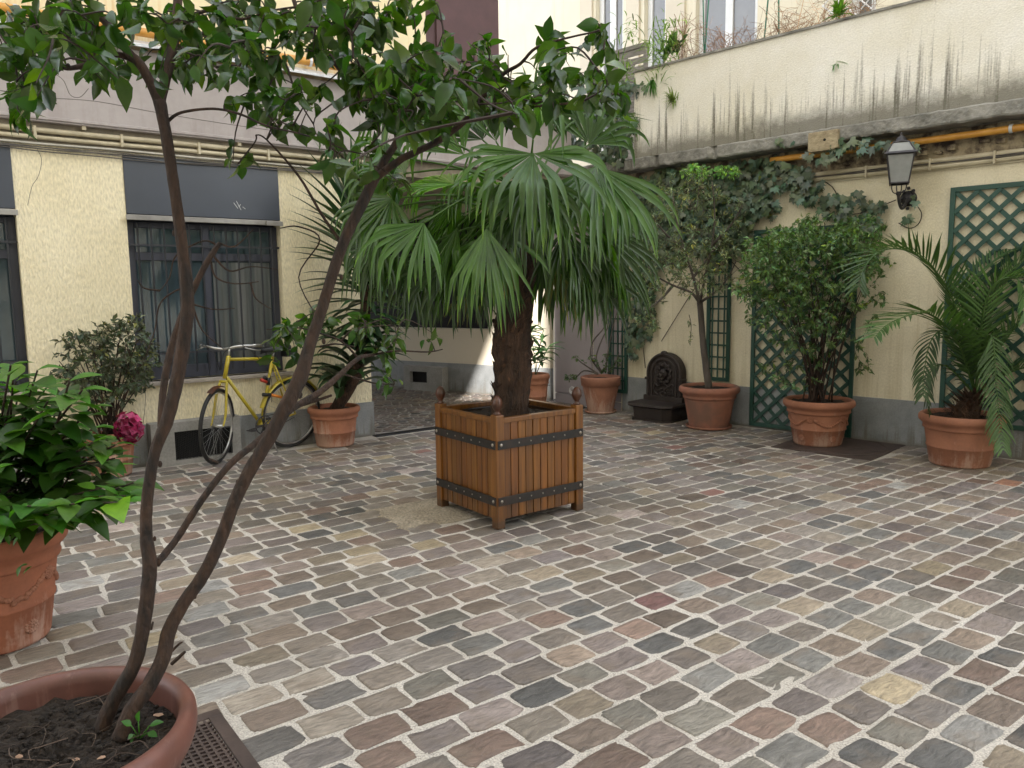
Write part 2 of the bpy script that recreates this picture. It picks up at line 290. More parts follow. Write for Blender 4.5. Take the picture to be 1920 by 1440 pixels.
K['facade'] = stain(K['facade'], 3, 9, (.5, .45, .34), sx=3, amount=.4)
K['mauve'] = stain(K['mauve'], 2.8, 3.6, (.25, .21, .2), sx=4, amount=.35)
# paving stones: own colour per stone, layered sandstone streaks
def stone_mat():
    m = bpy.data.materials.new('sandstone setts'); m.use_nodes = True; nt = m.node_tree; N = nt.nodes; Lk = nt.links.new; p = N['Principled BSDF']
    tc = N.new('ShaderNodeTexCoord'); at = N.new('ShaderNodeAttribute'); at.attribute_name = 'Col'
    ofs = N.new('ShaderNodeVectorMath'); ofs.operation = 'MULTIPLY_ADD'; Lk(at.outputs['Vector'], ofs.inputs[0]); ofs.inputs[1].default_value = (90, 70, 50); Lk(tc.outputs['Object'], ofs.inputs[2])
    mp = N.new('ShaderNodeMapping'); mp.inputs['Rotation'].default_value = (0, 0, -math.radians(37.4)); mp.inputs['Scale'].default_value = (1, 1, 1); Lk(ofs.outputs[0], mp.inputs[0])
    n0 = N.new('ShaderNodeTexNoise'); n0.inputs['Scale'].default_value = 9; n0.inputs['Detail'].default_value = 3; Lk(mp.outputs[0], n0.inputs[0])
    vs = N.new('ShaderNodeVectorMath'); vs.operation = 'MULTIPLY_ADD'; Lk(n0.outputs[1], vs.inputs[0]); vs.inputs[1].default_value = (.07, .07, .07); Lk(mp.outputs[0], vs.inputs[2])
    m2 = N.new('ShaderNodeMapping'); m2.inputs['Scale'].default_value = (1, 5.5, 1); Lk(vs.outputs[0], m2.inputs[0])
    n1 = N.new('ShaderNodeTexNoise'); n1.inputs['Scale'].default_value = 14; n1.inputs['Detail'].default_value = 9; n1.inputs['Roughness'].default_value = .7; Lk(m2.outputs[0], n1.inputs[0])
    r1 = N.new('ShaderNodeMapRange'); r1.inputs[1].default_value = .3; r1.inputs[2].default_value = .7; r1.inputs[3].default_value = .50; r1.inputs[4].default_value = 1.60; Lk(n1.outputs[0], r1.inputs[0])
    sc = N.new('ShaderNodeVectorMath'); sc.operation = 'SCALE'; Lk(at.outputs['Vector'], sc.inputs[0]); Lk(r1.outputs[0], sc.inputs['Scale'])
    n4 = N.new('ShaderNodeTexNoise'); n4.inputs['Scale'].default_value = 7; n4.inputs['Detail'].default_value = 6; Lk(ofs.outputs[0], n4.inputs[0])
    r4 = N.new('ShaderNodeMapRange'); r4.inputs[1].default_value = .52; r4.inputs[2].default_value = .66; r4.inputs[4].default_value = .55; Lk(n4.outputs[0], r4.inputs[0])
    mx = N.new('ShaderNodeMix'); mx.data_type = 'RGBA'; Lk(r4.outputs[0], mx.inputs[0]); Lk(sc.outputs[0], mx.inputs[6]); mx.inputs[7].default_value = (.19, .15, .115, 1)
    # dusty lighter grains
    n5 = N.new('ShaderNodeTexNoise'); n5.inputs['Scale'].default_value = 120; n5.inputs['Detail'].default_value = 4; Lk(tc.outputs['Object'], n5.inputs[0])
    r5 = N.new('ShaderNodeMapRange'); r5.inputs[1].default_value = .6; r5.inputs[2].default_value = .75; r5.inputs[4].default_value = .35; Lk(n5.outputs[0], r5.inputs[0])
    mx2 = N.new('ShaderNodeMix'); mx2.data_type = 'RGBA'; Lk(r5.outputs[0], mx2.inputs[0]); Lk(mx.outputs[2], mx2.inputs[6]); mx2.inputs[7].default_value = (.36, .33, .29, 1)
    n6 = N.new('ShaderNodeTexNoise'); n6.inputs['Scale'].default_value = .9; n6.inputs['Detail'].default_value = 6; Lk(tc.outputs['Object'], n6.inputs[0])
    r6 = N.new('ShaderNodeMapRange'); r6.inputs[1].default_value = .35; r6.inputs[2].default_value = .65; r6.inputs[3].default_value = .74; r6.inputs[4].default_value = 1.16; Lk(n6.outputs[0], r6.inputs[0])
    v6 = N.new('ShaderNodeVectorMath'); v6.operation = 'SCALE'; Lk(mx2.outputs[2], v6.inputs[0]); Lk(r6.outputs[0], v6.inputs['Scale']); Lk(v6.outputs[0], p.inputs['Base Color'])
    rg = N.new('ShaderNodeMapRange'); rg.inputs[3].default_value = .32; rg.inputs[4].default_value = .68; Lk(n1.outputs[0], rg.inputs[0]); Lk(rg.outputs[0], p.inputs['Roughness'])
    bp = N.new('ShaderNodeBump'); bp.inputs['Strength'].default_value = .9; bp.inputs['Distance'].default_value = .010; Lk(n1.outputs[0], bp.inputs['Height'])
    b2 = N.new('ShaderNodeBump'); b2.inputs['Strength'].default_value = .5; b2.inputs['Distance'].default_value = .003; Lk(n5.outputs[0], b2.inputs['Height']); Lk(bp.outputs[0], b2.inputs['Normal']); Lk(b2.outputs[0], p.inputs['Normal'])
    return m
K['stone'] = stone_mat()

# ---------------------------------------------------------------- the ground
gb = MB(); s_ = 60; gb.add([(-s_, -s_, -.012), (s_, -s_, -.012), (s_, s_, -.012), (-s_, s_, -.012)], [(0, 1, 2, 3)]); gb.build('ground', K['concrete'], kind='structure')
PAL = [(.205, .185, .165), (.17, .155, .15), (.155, .135, .14), (.205, .155, .115), (.18, .135, .105), (.25, .205, .14), (.24, .21, .17), (.20, .13, .10), (.15, .155, .15), (.19, .16, .13), (.16, .14, .12),
       (.10, .105, .108), (.19, .155, .15), (.17, .165, .14), (.14, .12, .11), (.23, .18, .16), (.19, .16, .155), (.14, .135, .13)]
RED = [(.25, .11, .09), (.30, .13, .07), (.20, .085, .085)]; PALE = [(.27, .28, .28), (.32, .26, .15), (.30, .25, .24)]
def rot2(a): return np.array([[math.cos(a), -math.sin(a)], [math.sin(a), math.cos(a)]])
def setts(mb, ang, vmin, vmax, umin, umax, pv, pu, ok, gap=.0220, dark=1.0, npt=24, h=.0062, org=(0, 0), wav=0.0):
    R = rot2(ang); v = vmin; row = 0
    while v < vmax:
        w = pv*rng.uniform(.95, 1.06); u = umin-pu*(.5*(row % 2)+rng.uniform(-.12, .12))
        while u < umax:
            l = pu*rng.uniform(.88, 1.14); uc, vc = u+l/2, v+w/2+wav*math.sin(u*9); P = R @ np.array([uc, vc])+np.array(org)
            if ok(P[0], P[1]):
                g = gap*rng.uniform(.75, 1.3); a, b = (l-g)/2*1.02, (w-g)/2*1.03
                th = np.linspace(0, 2*math.pi, npt, endpoint=False)+rng.uniform(0, .3); e = 2/rng.uniform(6, 12)
                cx, cy = np.cos(th), np.sin(th); x = a*np.sign(cx)*np.abs(cx)**e; y = b*np.sign(cy)*np.abs(cy)**e
                ph = rng.uniform(0, 6.28, 4)
                nn = 1+.018*np.sin(3*th+ph[0])+.016*np.sin(5*th+ph[1])+rng.normal(0, .026, npt)
                sk = rng.normal(0, .06); x = x*nn+y*sk+rng.normal(0, .0015, npt); y = y*nn*(1+rng.normal(0, .04)*x/a)
                if rng.random() < .22: k = rng.integers(npt); f = rng.uniform(.80, .92); 
                else: k, f = 0, 1
                for q in (-1, 0, 1): x[(k+q) % npt] *= f; y[(k+q) % npt] *= f
                r2 = rot2(rng.normal(0, .022)); z0 = rng.normal(0, .0012); tx, ty = rng.normal(0, .012, 2)
                V = []
                for s, z in ((1.0, -.004), (.99, h*.45), (.945, h*.92), (.6, h*1.05)):
                    XY = (r2 @ np.array([x*s, y*s])); zz = z+z0+(tx*XY[0]+ty*XY[1]) + (rng.normal(0, .0008, npt) if z > 0 else 0)
                    XY = R @ (XY+np.array([[uc], [vc]])); V.append(np.stack([XY[0]+org[0], XY[1]+org[1], zz+np.zeros(npt)], 1))
                V = np.concatenate(V+[[[P[0], P[1], h*1.08+z0]]])
                Fc = [(i*npt+j, i*npt+(j+1) % npt, (i+1)*npt+(j+1) % npt, (i+1)*npt+j) for i in range(3) for j in range(npt)]+[(3*npt+j, 3*npt+(j+1) % npt, 4*npt) for j in range(npt)]
                r = rng.random(); c = np.array(RED[rng.integers(3)] if r < .012 else PALE[rng.integers(3)] if r < .045 else PAL[rng.integers(len(PAL))])
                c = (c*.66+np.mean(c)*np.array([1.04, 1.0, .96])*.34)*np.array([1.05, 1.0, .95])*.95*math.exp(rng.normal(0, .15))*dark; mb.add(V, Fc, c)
            u += l
        v += w; row += 1
def inq(P, Q):  # point in convex quad (ccw or cw)
    s = 0
    for i in range(4):
        a, b = Q[i], Q[(i+1) % 4]; c = (b[0]-a[0])*(P[1]-a[1])-(b[1]-a[1])*(P[0]-a[0]); s += 1 if c > 0 else -1
    return abs(s) == 4
def grow(Q, m): c = np.mean(Q, 0); return [c+(np.array(q)-c)*(1+m/np.linalg.norm(np.array(q)-c)) for q in Q]
U = LW.u[:2]; Vv = LW.n[:2]
gk = np.array([-1.08, 2.64]); GR1 = [gk, gk-U*.62, gk-U*.62-Vv*.60, gk-Vv*.60]
GR2 = [np.array(q) for q in [(2.41, 7.17), (3.05, 6.52), (3.73, 7.16), (3.10, 7.80)]]
PATCH = [np.array(q) for q in [(-1.03, 5.20), (-.69, 4.69), (-.22, 5.02), (-.56, 5.52)]]
def court(x, y):
    lx, ly, _ = LW.loc((x, y, 0)); rx, ry, _ = RW.loc((x, y, 0))
    if ly > -.17 or ry > -.05: return False
    if lx < -1.40 and lx > -2.25 and ly > -.16: return False
    P = (x, y); return not (inq(P, grow(GR1, -.01)) or inq(P, grow(GR2, .0)) or inq(P, grow(PATCH, -.04))) and x*x+y*y < 150 and y > -1.2 and y > abs(x)*1.0-2.6
mb = MB(); setts(mb, LW.a, -6, 9.2, -7, 11.5, .156, .212, court)
mb.build('courtyard_paving', K['stone'], smooth=True, kind='structure')
mm = MB(); mm.add([(-9, -3, .0012), (9, -3, .0012), (9, 14, .0012), (-9, 14, .0012)], [(0, 1, 2, 3)]); mm.build('mortar_bed', K['mortar'], kind='structure')
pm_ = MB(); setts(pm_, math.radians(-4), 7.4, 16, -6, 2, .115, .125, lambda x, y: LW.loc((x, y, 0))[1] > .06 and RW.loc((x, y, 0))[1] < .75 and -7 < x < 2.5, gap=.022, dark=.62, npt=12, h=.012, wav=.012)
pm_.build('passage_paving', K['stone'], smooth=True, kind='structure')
p2 = MB(); q = [LW.w(-4, .02, .004), LW.w(3.4, .02, .004), LW.w(3.4, 5, .004), LW.w(-4, 5, .004)]; p2.add(q, [(0, 1, 2, 3)]); p2.build('passage_mortar_bed', K['mortar2'], kind='structure')
cp = MB(); n = 14
g_ = [[None]*(n+1) for _ in range(n+1)]; V = []
for i in range(n+1):
    for j in range(n+1):
        a, b = i/n, j/n; P = PATCH[0]*(1-a)*(1-b)+PATCH[1]*a*(1-b)+PATCH[2]*a*b+PATCH[3]*(1-a)*b
        e = min(a, b, 1-a, 1-b); P = P+rng.normal(0, .008, 2); V.append((P[0], P[1], .004+.008*min(1, e*6)))
cp.add(V, [(i*(n+1)+j, (i+1)*(n+1)+j, (i+1)*(n+1)+j+1, i*(n+1)+j+1) for i in range(n) for j in range(n)]); cp.build('cement_patch', K['cement'], smooth=True, kind='structure')
# channel drain across the passage mouth
dt = wallthing(LW, 'channel_drain', 'black slotted channel drain across the mouth of the passage', 'drain', (0, -.13, 0))
d = MB(); box(d, 0, 3.0, -.005, .0, 0, .014); box(d, 0, 3.0, .085, .09, 0, .014); d.build('drain_frame', K['bars'], dt, world=False)
d = MB()
for i in range(150): box(d, i*.02, i*.02+.011, .001, .084, .003, .011)
d.build('drain_slats', K['strapm'], dt, world=False)
# near cast grate
t = thing('floor_grate', 'square cast iron floor grate beside the big pot in the foreground', 'grate', (*(gk), 0), LW.a)
d = MB(); 
for b in ((-.62, 0, -.045, 0), (-.62, 0, -.60, -.555), (-.62, -.575, -.555, -.045), (-.045, 0, -.555, -.045)): box(d, *b, 0, .012)
d.build('grate_frame', K['grate'], t, world=False, bevel=.002)
d = MB(); box(d, -.572, -.048, -.552, -.048, 0, .002)
for i in range(22): x = -.57+i*.024; box(d, x, x+.008, -.552, -.048, .002, .009)
for i in range(21): y = -.55+i*.024; box(d, -.572, -.048, y, y+.008, .002, .0085)
d.build('grate_cover', K['grate'], t, world=False)
t = thing('tree_grate', 'dark rusty square metal plate in the paving under the bamboo-like shrub pot', 'grate', (*np.mean(GR2, 0), 0), RW.a)
d = MB(); box(d, -.455, .455, -.455, .455, 0, .010); d.build('grate_plate', K['grate'], t, world=False, bevel=.003)
d = MB(); lathe(d, [(.40, .010), (.402, .014), (.415, .014), (.417, .010)], 64); box(d, -.455, .455, -.006, .006, .0102, .0125); d.build('grate_ring', K['grate'], t, world=False)

# ---------------------------------------------------------------- left house
LWW = lambda x, y, off=0: LW.px(x, y, off)
WZ0, WZ1, PZ = .745, 2.665, 2.18
W1 = (-2.206, -.872); W2 = (-4.35, -3.0)
house = wallthing(LW, 'house', 'yellow roughcast house on the left with dark barred windows and mauve fascia', 'house')
holes = [(a, b, WZ0, WZ1) for a, b in (W1, W2)]
d = MB(); wall_grid(d, -8, .03, 0, 2.9, holes, .30); d.build('wall', K['stucco'], house, world=False)
d = MB(); box(d, -8, -2.17, -.014, .0, 0, .375); box(d, -1.46, .036, -.014, .0, 0, .36); box(d, .03, .042, -.014, .32, 0, .36); d.build('plinth', K['plinth'], house, world=False)
d = MB(); box(d, -.28, .028, .3, 4.6, 0, 2.72); box(d, -4.5, .3, 4.6, 4.8, 0, 2.72); d.build('passage_side_wall', K['gray_wall'], house, world=False)
zft = LWW(509, 135, -.07)[1]; zp = LWW(578, 115, -.12)[1]
d = MB(); box(d, -8, 2.78, -.07, .30, 2.86, zft); box(d, -8, 2.78, -.085, -.07, 2.875, 2.90); d.build('fascia', K['mauve'], house, world=False, bevel=.004)
d = MB(); box(d, .03, 2.75, .0, .30, 2.70, 2.86); box(d, .03, 3.4, .30, 5.2, 2.74, 3.0); d.build('passage_ceiling', K['soffit'], house, world=False)
d = MB(); V = [(-8, -.19, zft), (2.78, -.19, zft), (2.78, .0, zft+.05), (-8, .0, zft+.05), (-8, -.19, zft+.02), (2.78, -.19, zft+.02), (2.78, .0, zft+.10), (-8, .0, zft+.10)]; d.add(V, BF)
d.build('zinc_ledge', K['zinc'], house, world=False)
d = MB(); tube(d, [(x, -.11, zp) for x in np.linspace(-8, 2.6, 22)], .036, 12)
d.build('gas_pipe', K['orange'], house, world=False, smooth=True)
for i, x in enumerate((-5.2, -2.9, -.55, 1.1)):
    d = MB(); tube(d, [(x-.012, -.11, zp), (x+.012, -.11, zp)], .043, 12); box(d, x-.01, x+.01, -.11, 0, zp-.01, zp+.01); d.build('pipe_clip', K['zinc'], house, world=False)
d = MB(); wall_grid(d, -8, .80, zft+.06, 9.0, [(-6.3, -5.2, 4.6, 6.3), (-3.0, -1.9, 4.6, 6.3)], .3, y=0); d.build('upper_wall', K['stucco_hi'], house, world=False)
for a in (-6.3, -3.0): onebox('upper_window', K['glass'], house, a, a+1.1, .12, .14, 4.6, 6.3)
# conduits and cables below the fascia
onebox('fascia_shade_strip', K['soffit'], house, -8, .03, -.006, 0, 2.69, 2.86)  # dark strip painting the shade under the fascia, behind the conduits
d = MB()
for y, z, r in ((-.035, 2.80, .022), (-.03, 2.745, .018)): tube(d, [(x, y, z+.003*math.sin(x*3)) for x in np.linspace(-8, .0, 60)], r, 8)
d.build('cream_conduits', K['cream_tube'], house, world=False, smooth=True)
for x in np.arange(-4.7, 0, .62): onebox('conduit_clip', K['cream_tube'], house, x, x+.02, -.062, 0, 2.725, 2.825)
for x in np.arange(-5, 0, 1.25): onebox('conduit_clip', K['cream_tube'], house, x, x+.03, -.06, -.0, 2.83, 2.87)
for pts in ([(90, 184), (180, 190), (300, 212), (450, 236), (640, 262)], [(106, 140), (120, 152), (132, 178), (150, 182), (166, 166)]):
    d = MB(); P = [LWW(x, y, -.071) for x, y in pts]; tube(d, smooth_path([(a, -.0705, b) for a, b in P], 5), .0022, 4); d.build('fascia_crack', K['cable'], house, world=False)
for pts in ([(70, 280), (78, 300), (72, 330), (60, 350), (52, 385)], [(262, 706), (272, 730), (272, 760), (268, 800)]):
    d = MB(); P = [LWW(x, y, -.001) for x, y in pts]; tube(d, smooth_path([(a, .0, b) for a, b in P], 5), .0018, 4); d.build('wall_crack', K['cable'], house, world=False)
d = MB()
tube(d, [(x, -.02, 2.70+.003*math.sin(x*5)) for x in np.linspace(-8, .0, 60)], .010, 6)
d.build('white_conduit', K['cable_w'], house, world=False, smooth=True)
d = MB()
for k in range(4):
    ph = rng.uniform(0, 6); tube(d, [(x, -.02-.004*k, 2.675-.008*k-.022*max(0, math.sin(x*1.9+ph))*(k > 1)+.004*math.sin(x*7+ph)) for x in np.linspace(-8, .0, 90)], .0045, 5)
d.build('cables', K['cable'], house, world=False, smooth=True)
def house_window(a, b, closed_w):
    w = onebox('window', K['frame'], house, a+.0005, b-.0005, .16, .20, WZ0, WZ1)   # backing board
    d = MB(); f = .07; m_ = (a+b)/2; zt = PZ-.05
    for q in ((a, a+f), (b-f, b), (m_-.035, m_+.035)): box(d, *q, .10, .16, WZ0+.002, zt)
    for z0, z1 in ((WZ0+.002, WZ0+.12), (zt-.05, zt), (1.80, 1.87)): box(d, a+f, m_-.035, .102, .158, z0, z1); box(d, m_+.035, b-f, .102, .158, z0, z1)
    d.build('window_frame', K['frame'], w, world=False, bevel=.004)
    d = MB()
    for q in ((a+f, m_-.035), (m_+.035, b-f)): box(d, *q, .125, .130, WZ0+.12, 1.80); box(d, *q, .125, .130, 1.87, zt-.05)
    d.build('pane', K['glass'], w, world=False)
    p = MB(); box(p, a+.001, b-.001, -.012, .03, PZ+.005, WZ1+.004); p.build('lintel_panel', K['panel'], w, world=False, bevel=.003)
    d = MB(); box(d, a+.005, b-.005, -.035, .02, PZ-.045, PZ-.002); box(d, a-.012, a+.16, -.052, -.036, PZ-.048, PZ-.006); box(d, b-.15, b+.01, -.052, -.036, PZ-.05, PZ-.008)
    d.build('shutter_rail', K['rail'], w, world=False, bevel=.003)
    d = MB(); nb = 12
    for i in range(nb):
        x = a+.09+(b-a-.16)*i/(nb-1); tube(d, [(x, .055, .80+.05*(i in (1, 9))), (x, .055, 2.115)], .0085, 6)
    for z in (1.93, .98): box(d, a, b, .048, .062, z-.009, z+.009)
    d.build('window_grille', K['bars'], w, world=False)
    d = MB(); box(d, a-.06, b+.05, -.05, .10, WZ0-.035, WZ0); d.build('sill', K['sill'], w, world=False, bevel=.005)
    return w
w1 = house_window(*W1, 0); w2 = house_window(*W2, 0)
# curtain folds seen behind the right-hand half of the panes, scratched mark on the panel
d = MB(); xs = np.linspace(W1[0]+.72, W1[1]-.08, 60); V = []
for x in xs: y = .118+.004*math.sin(x*70)+.003*math.sin(x*31); V += [(x, y, .87), (x, y, 1.79)]
d.add(V, [(2*i, 2*i+2, 2*i+3, 2*i+1) for i in range(59)]); d.build('curtain', K['curtain'], w1, world=False, smooth=True)
d = MB()
for p0, p1 in (((438, 380), (446, 391)), ((443, 377), (452, 394)), ((448, 388), (451, 383)), ((455, 388), (460, 392))):
    a = LWW(*p0, -.013); b = LWW(*p1, -.013); tube(d, [(a[0], -.0135, a[1]), (b[0], -.0135, b[1])], .0022, 5)
d.build('scratch_mark', K['white'], w1, world=False)
# basement vent
v0 = -1.975; v1 = -1.46
vent = MB(); wall_grid(vent, -2.165, -1.40, 0, .385, [(v0, v1-.02, .045, .30)], .155, y=-.155); vo = vent.build('vent_surround', K['concrete'], house, world=False)
d = MB(); box(d, v0, v1-.02, -.10, -.09, .045, .30); d.build('vent_back', K['black'], vo, world=False)
d = MB()
for i in range(36):
    x = v0+.0+i*.0145
    for k in range(15): z = .05+k*.0165+(i % 2)*.008; box(d, x, x+.003, -.149, -.145, z, min(z+.012, .298)); box(d, x, x+.0145, -.1495, -.1465, z, z+.0022)
d.build('vent_mesh', K['vent'], vo, world=False)

# plum coloured block, dark window and pale facade beyond
bx0 = LWW(793, 100)[0]; bx1 = LWW(822, 100, 0)[0]
t = wallthing(LW, 'stair_tower', 'dark plum rendered block rising above the mauve fascia beside the yellow wall', 'tower')
d = MB(); box(d, bx0, bx0+1.0, .05, 1.2, zft+.02, 9.0); box(d, bx1, bx0+1.01, .02, .049, zft+.02, 9.0); d.build('tower_wall', K['plum'], t, world=False)
# terrace house behind the right wall
TB = Frame(RW.o+RW.n*3.0, -44.8)
th_ = wallthing(TB, 'terrace_house', 'pale cream house with tall grey windows set back behind the terrace parapet', 'house')
def tb(x, y): return TB.px(x, y)
wins = [(905-28, 914, 90), (1117, 1168, 110), (1207, 1248, 110), (1303, 1418, 110), (1590, 1640, 60)]
hol = []
for x0, x1, yb in wins: hol.append((tb(x0, yb)[0], tb(x1, yb)[0], 3.4, 7.6))
d = MB(); wall_grid(d, -16, 4, 2.9, 12, hol, .25); d.build('wall', K['facade'], th_, world=False)
for i, (a, b, z0, z1) in enumerate(hol):
    fw = .09; w = MB()
    for q in ((a, a+fw), (b-fw, b)): box(w, *q, .10, .16, z0, z1)
    if i in (1, 3): c = (a+b)/2; box(w, c-.06, c+.06, .10, .16, z0, z1)
    box(w, a, b, .10, .16, z1-.1, z1); wo = w.build('window', K['white'], th_, world=False, bevel=.004)
    g = MB(); box(g, a+.01, b-.01, .13, .135, z0, z1-.01); g.build('pane', K['glass' if i == 0 else 'glass_g'], wo, world=False)
d = MB()
for x0, x1 in ((1090, 1112), (1176, 1200), (1250, 1285)):
    a = tb(x0, 60)[0]; b = tb(x1, 60)[0]; box(d, a, b, -.04, -.001, 2.9, 8.5)
d.build('pilaster', K['facade2'], th_, world=False)
onebox('terrace_floor', K['concrete'], th_, -5.3, 4, -2.88, -.002, 2.75, 3.05)

# ---------------------------------------------------------------- right garden wall with cornice and parapet
zs0 = RW.px(1600, 258, -.25)[1]; zs1 = RW.px(1600, 232, -.25)[1]; zpt = RW.px(1450, 72, -.23)[1]
rw = wallthing(RW, 'garden_wall', 'tall cream rendered wall on the right with grey plinth, mouldy ledge and stained parapet', 'wall')
d = MB(); wall_grid(d, -4.62, 4.5, 0, 2.62, [], .34); d.build('wall', K['stucco_r'], rw, world=False)
d = MB(); wall_grid(d, -5.25, 4.5, 2.62, zs0, [], .33, y=.02); d.build('upper_masonry', K['rubble'], rw, world=False)
d = MB(); box(d, -4.13, 4.5, -.012, 0, 0, .432); d.build('plinth', K['plinth'], rw, world=False)
# mouldy ledge with broken edge
d = MB(); xs = np.arange(-4.6, 4.5, .06); rings = []
for i, x in enumerate(xs):
    o = -.25+rng.normal(0, .004)+(.05 if rng.random() < .05 else 0); b = zs0+rng.normal(0, .004); tz = zs1+rng.normal(0, .003)
    rings.append([(x, .02, b), (x, o+.01, b), (x, o, b+.015), (x, o, tz-.012), (x, o+.012, tz), (x, .02, tz)])
V = np.array(rings).reshape(-1, 3); d.add(V, [(6*i+j, 6*i+6+j, 6*i+7+j, 6*i+1+j) for i in range(len(xs)-1) for j in range(5)]); d.build('ledge', K['slab'], rw, world=False)
d = MB(); box(d, -3.82, 4.5, -.23, -.02, zs1-.002, zpt); d.build('parapet', K['parapet'], rw, world=False)
d = MB(); box(d, -3.84, 4.5, -.25, 0.0, zpt, zpt+.022); d.build('parapet_cap', K['slab'], rw, world=False)
a = RW.px(1516, 270, -.27); b = RW.px(1572, 262, -.27)
d = MB(); box(d, a[0], b[0], -.285, -.02, zs0-.075, zs1-.03); box(d, a[0]+.005, b[0]-.03, -.286, -.02, zs0-.085, zs0-.0755); d.build('corbel_block', K['corbel'], rw, world=False, bevel=.02)
d = MB(); lathe(d, [(0, 0), (.012, 0)], 10); c_ = RW.px(1546, 262, -.286); tube(d, [(c_[0], -.283, c_[1]), (c_[0], -.2875, c_[1])], .013, 10); d.build('corbel_hole', K['black'], rw, world=False)
zo = RW.px(1850, 247, -.12)[1]
d = MB(); tube(d, [(x, -.11, zo+.004*math.sin(x*2)) for x in np.linspace(RW.px(1455, 300)[0], 4.4, 50)], .03, 12)
d.build('gas_pipe', K['orange'], rw, world=False, smooth=True)
for x in (-.12, -1.5): d = MB(); tube(d, [(x-.012, -.11, zo), (x+.012, -.11, zo)], .036, 12); box(d, x-.008, x+.008, -.11, 0.02, zo-.008, zo+.008); d.build('pipe_clip', K['zinc'], rw, world=False)
zm = RW.px(1830, 303, -.03)[1]
d = MB(); 
tube(d, [(x, -.035, zm+.045+.004*math.sin(x*4)) for x in np.linspace(-3.6, 4.4, 70)], .018, 8); tube(d, [(x, -.03, zm-.005+.004*math.sin(x*3+1)) for x in np.linspace(-3.6, 4.4, 70)], .022, 8)
box(d, -4.4, 4.4, -.018, -.0005, zm-.04, zm+.07); d.build('conduit_moulding', K['cream_tube'], rw, world=False, smooth=False)
d = MB(); 
for k in range(2): tube(d, [(x, -.055, zm+.018+.006*k+.005*math.sin(x*6+k*2)) for x in np.linspace(-3.6, 4.4, 110)], .005, 5)
d.build('wall_cables', K['cable'], rw, world=False, smooth=True)
for x in (.25, -.25, -.75, -1.3, -1.9): onebox('conduit_clip', K['cream_tube'], rw, x, x+.016, -.064, -.0, zm-.035, zm+.07)
# rough stones in the crumbling strip
d = MB()
for i in range(90):
    x = rng.uniform(-3.2, 2); z = rng.uniform(zm+.09, zs0-.02); w, h_ = rng.uniform(.04, .12), rng.uniform(.02, .05)
    box(d, x, x+w, rng.uniform(-.03, -.012), .03, z, min(z+h_, zs0-.005))
d.build('rubble_stones', K['rubble'], rw, world=False, bevel=.008)
# mauve doors at the far end of the wall
dd = wallthing(RW, 'utility_door', 'mauve painted metal door panel at the corner of the passage', 'door', (-5.25, 0, 0))
d = MB(); box(d, 0, .66, 0, .34, .145, 2.62); box(d, 0, .66, .004, .34, 0, .135); d.build('door_panel', K['mauve_door'], dd, world=False, bevel=.004)
d = MB(); box(d, .675, 1.10, -.02, -.001, .11, 2.62); box(d, .675, 1.10, -.02, -.001, 0, .10); d.build('side_panel', K['mauve_door'], dd, world=False, bevel=.003)
d = MB(); q = RW.px(1073, 732); 
for r in (.045, .032, .018): lathe(d, [(r, -.001), (r+.004, .006), (r+.008, -.001)], 24)
for v in d.v: v[:] = v[:, [0, 2, 1]]*np.array([1, -1, 1])+np.array([q[0]+5.25, -.001, q[1]])
d.build('round_vent', K['white'], dd, world=False)
# passage back wall
BW = Frame(G(831, 734), -33.7)
zb = BW.px(860, 617)[1]; xb1 = BW.px(915, 617)[0]
bw = wallthing(BW, 'passage_wall', 'cream and blue-grey wall at the back of the passage with a black opening', 'wall')
d = MB(); wall_grid(d, -3.5, 1.93, 0, 2.9, [(-3.2, xb1, zb, 2.6)], .25); d.build('wall', K['facade2'], bw, world=False)
zpl = BW.px(870, 682)[1]
onebox('plinth', K['plinth'], bw, -3.5, 1.93, -.012, 0, 0, zpl)
onebox('dark_opening', K['black'], bw, -3.3, xb1+.05, .27, .3, zb-.05, 2.7)
a = BW.px(757, 700, -.16)[0]; b = BW.px(829, 700, -.16)[0]; zt = BW.px(800, 688, -.16)[1]
va, vb = BW.px(769, 700, -.16)[0], BW.px(800, 700, -.16)[0]
vt_ = wallthing(BW, 'vent_box', 'low concrete box with a dark vent opening at the back of the passage', 'vent box')
d = MB(); wall_grid(d, a, b, 0, zt, [(va, vb, .13, .30)], .145, y=-.16); d.build('box_wall', K['concrete'], vt_, world=False)
onebox('vent_opening', K['black'], vt_, va, vb, -.10, -.09, .13, .30)

# unseen wall added behind the camera: it keeps the direct sun off the courtyard; its shaped gap lets one beam into the passage
YB = -5.0
def back(P): P = np.array(P); t = (YB-P[1])/SUN_TO.y; return (P[0]+SUN_TO.x*t, P[2]+SUN_TO.z*t)
A_ = back(G(858, 752)); B_ = back(BW.w(1.80, 0, 0.0)); 
c1 = back(BW.w(*[BW.px(935, 600)[0]], 0, BW.px(935, 600)[1])); c2 = back(BW.w(1.80, 0, 2.0)); c3 = back(BW.w(BW.px(985, 505)[0], 0, BW.px(985, 505)[1]))
bt = thing('sun_blocker', 'unseen tall pale wall added behind the viewer to block the sun, with one shaped gap', 'house', (0, YB, 0))
hole = [A_, c1, c3, c2, (c2[0], A_[1])]
X0, X1, Z1 = -20, 20, 34; d = MB(); Yq = 0
def P3(p): return (p[0], 0, p[1])
d.add([P3(p) for p in ((X0, 0), (X1, 0), (X1, A_[1]), (hole[4][0], A_[1]), A_, (X0, A_[1]))], [(0, 1, 2, 3, 4, 5)])
d.add([P3(p) for p in ((X0, A_[1]), A_, c1, c3, (c3[0], Z1), (X0, Z1))], [(0, 1, 2, 3, 4, 5)])
d.add([P3(p) for p in (c3, c2, (c2[0], Z1), (c3[0], Z1))], [(0, 1, 2, 3)])
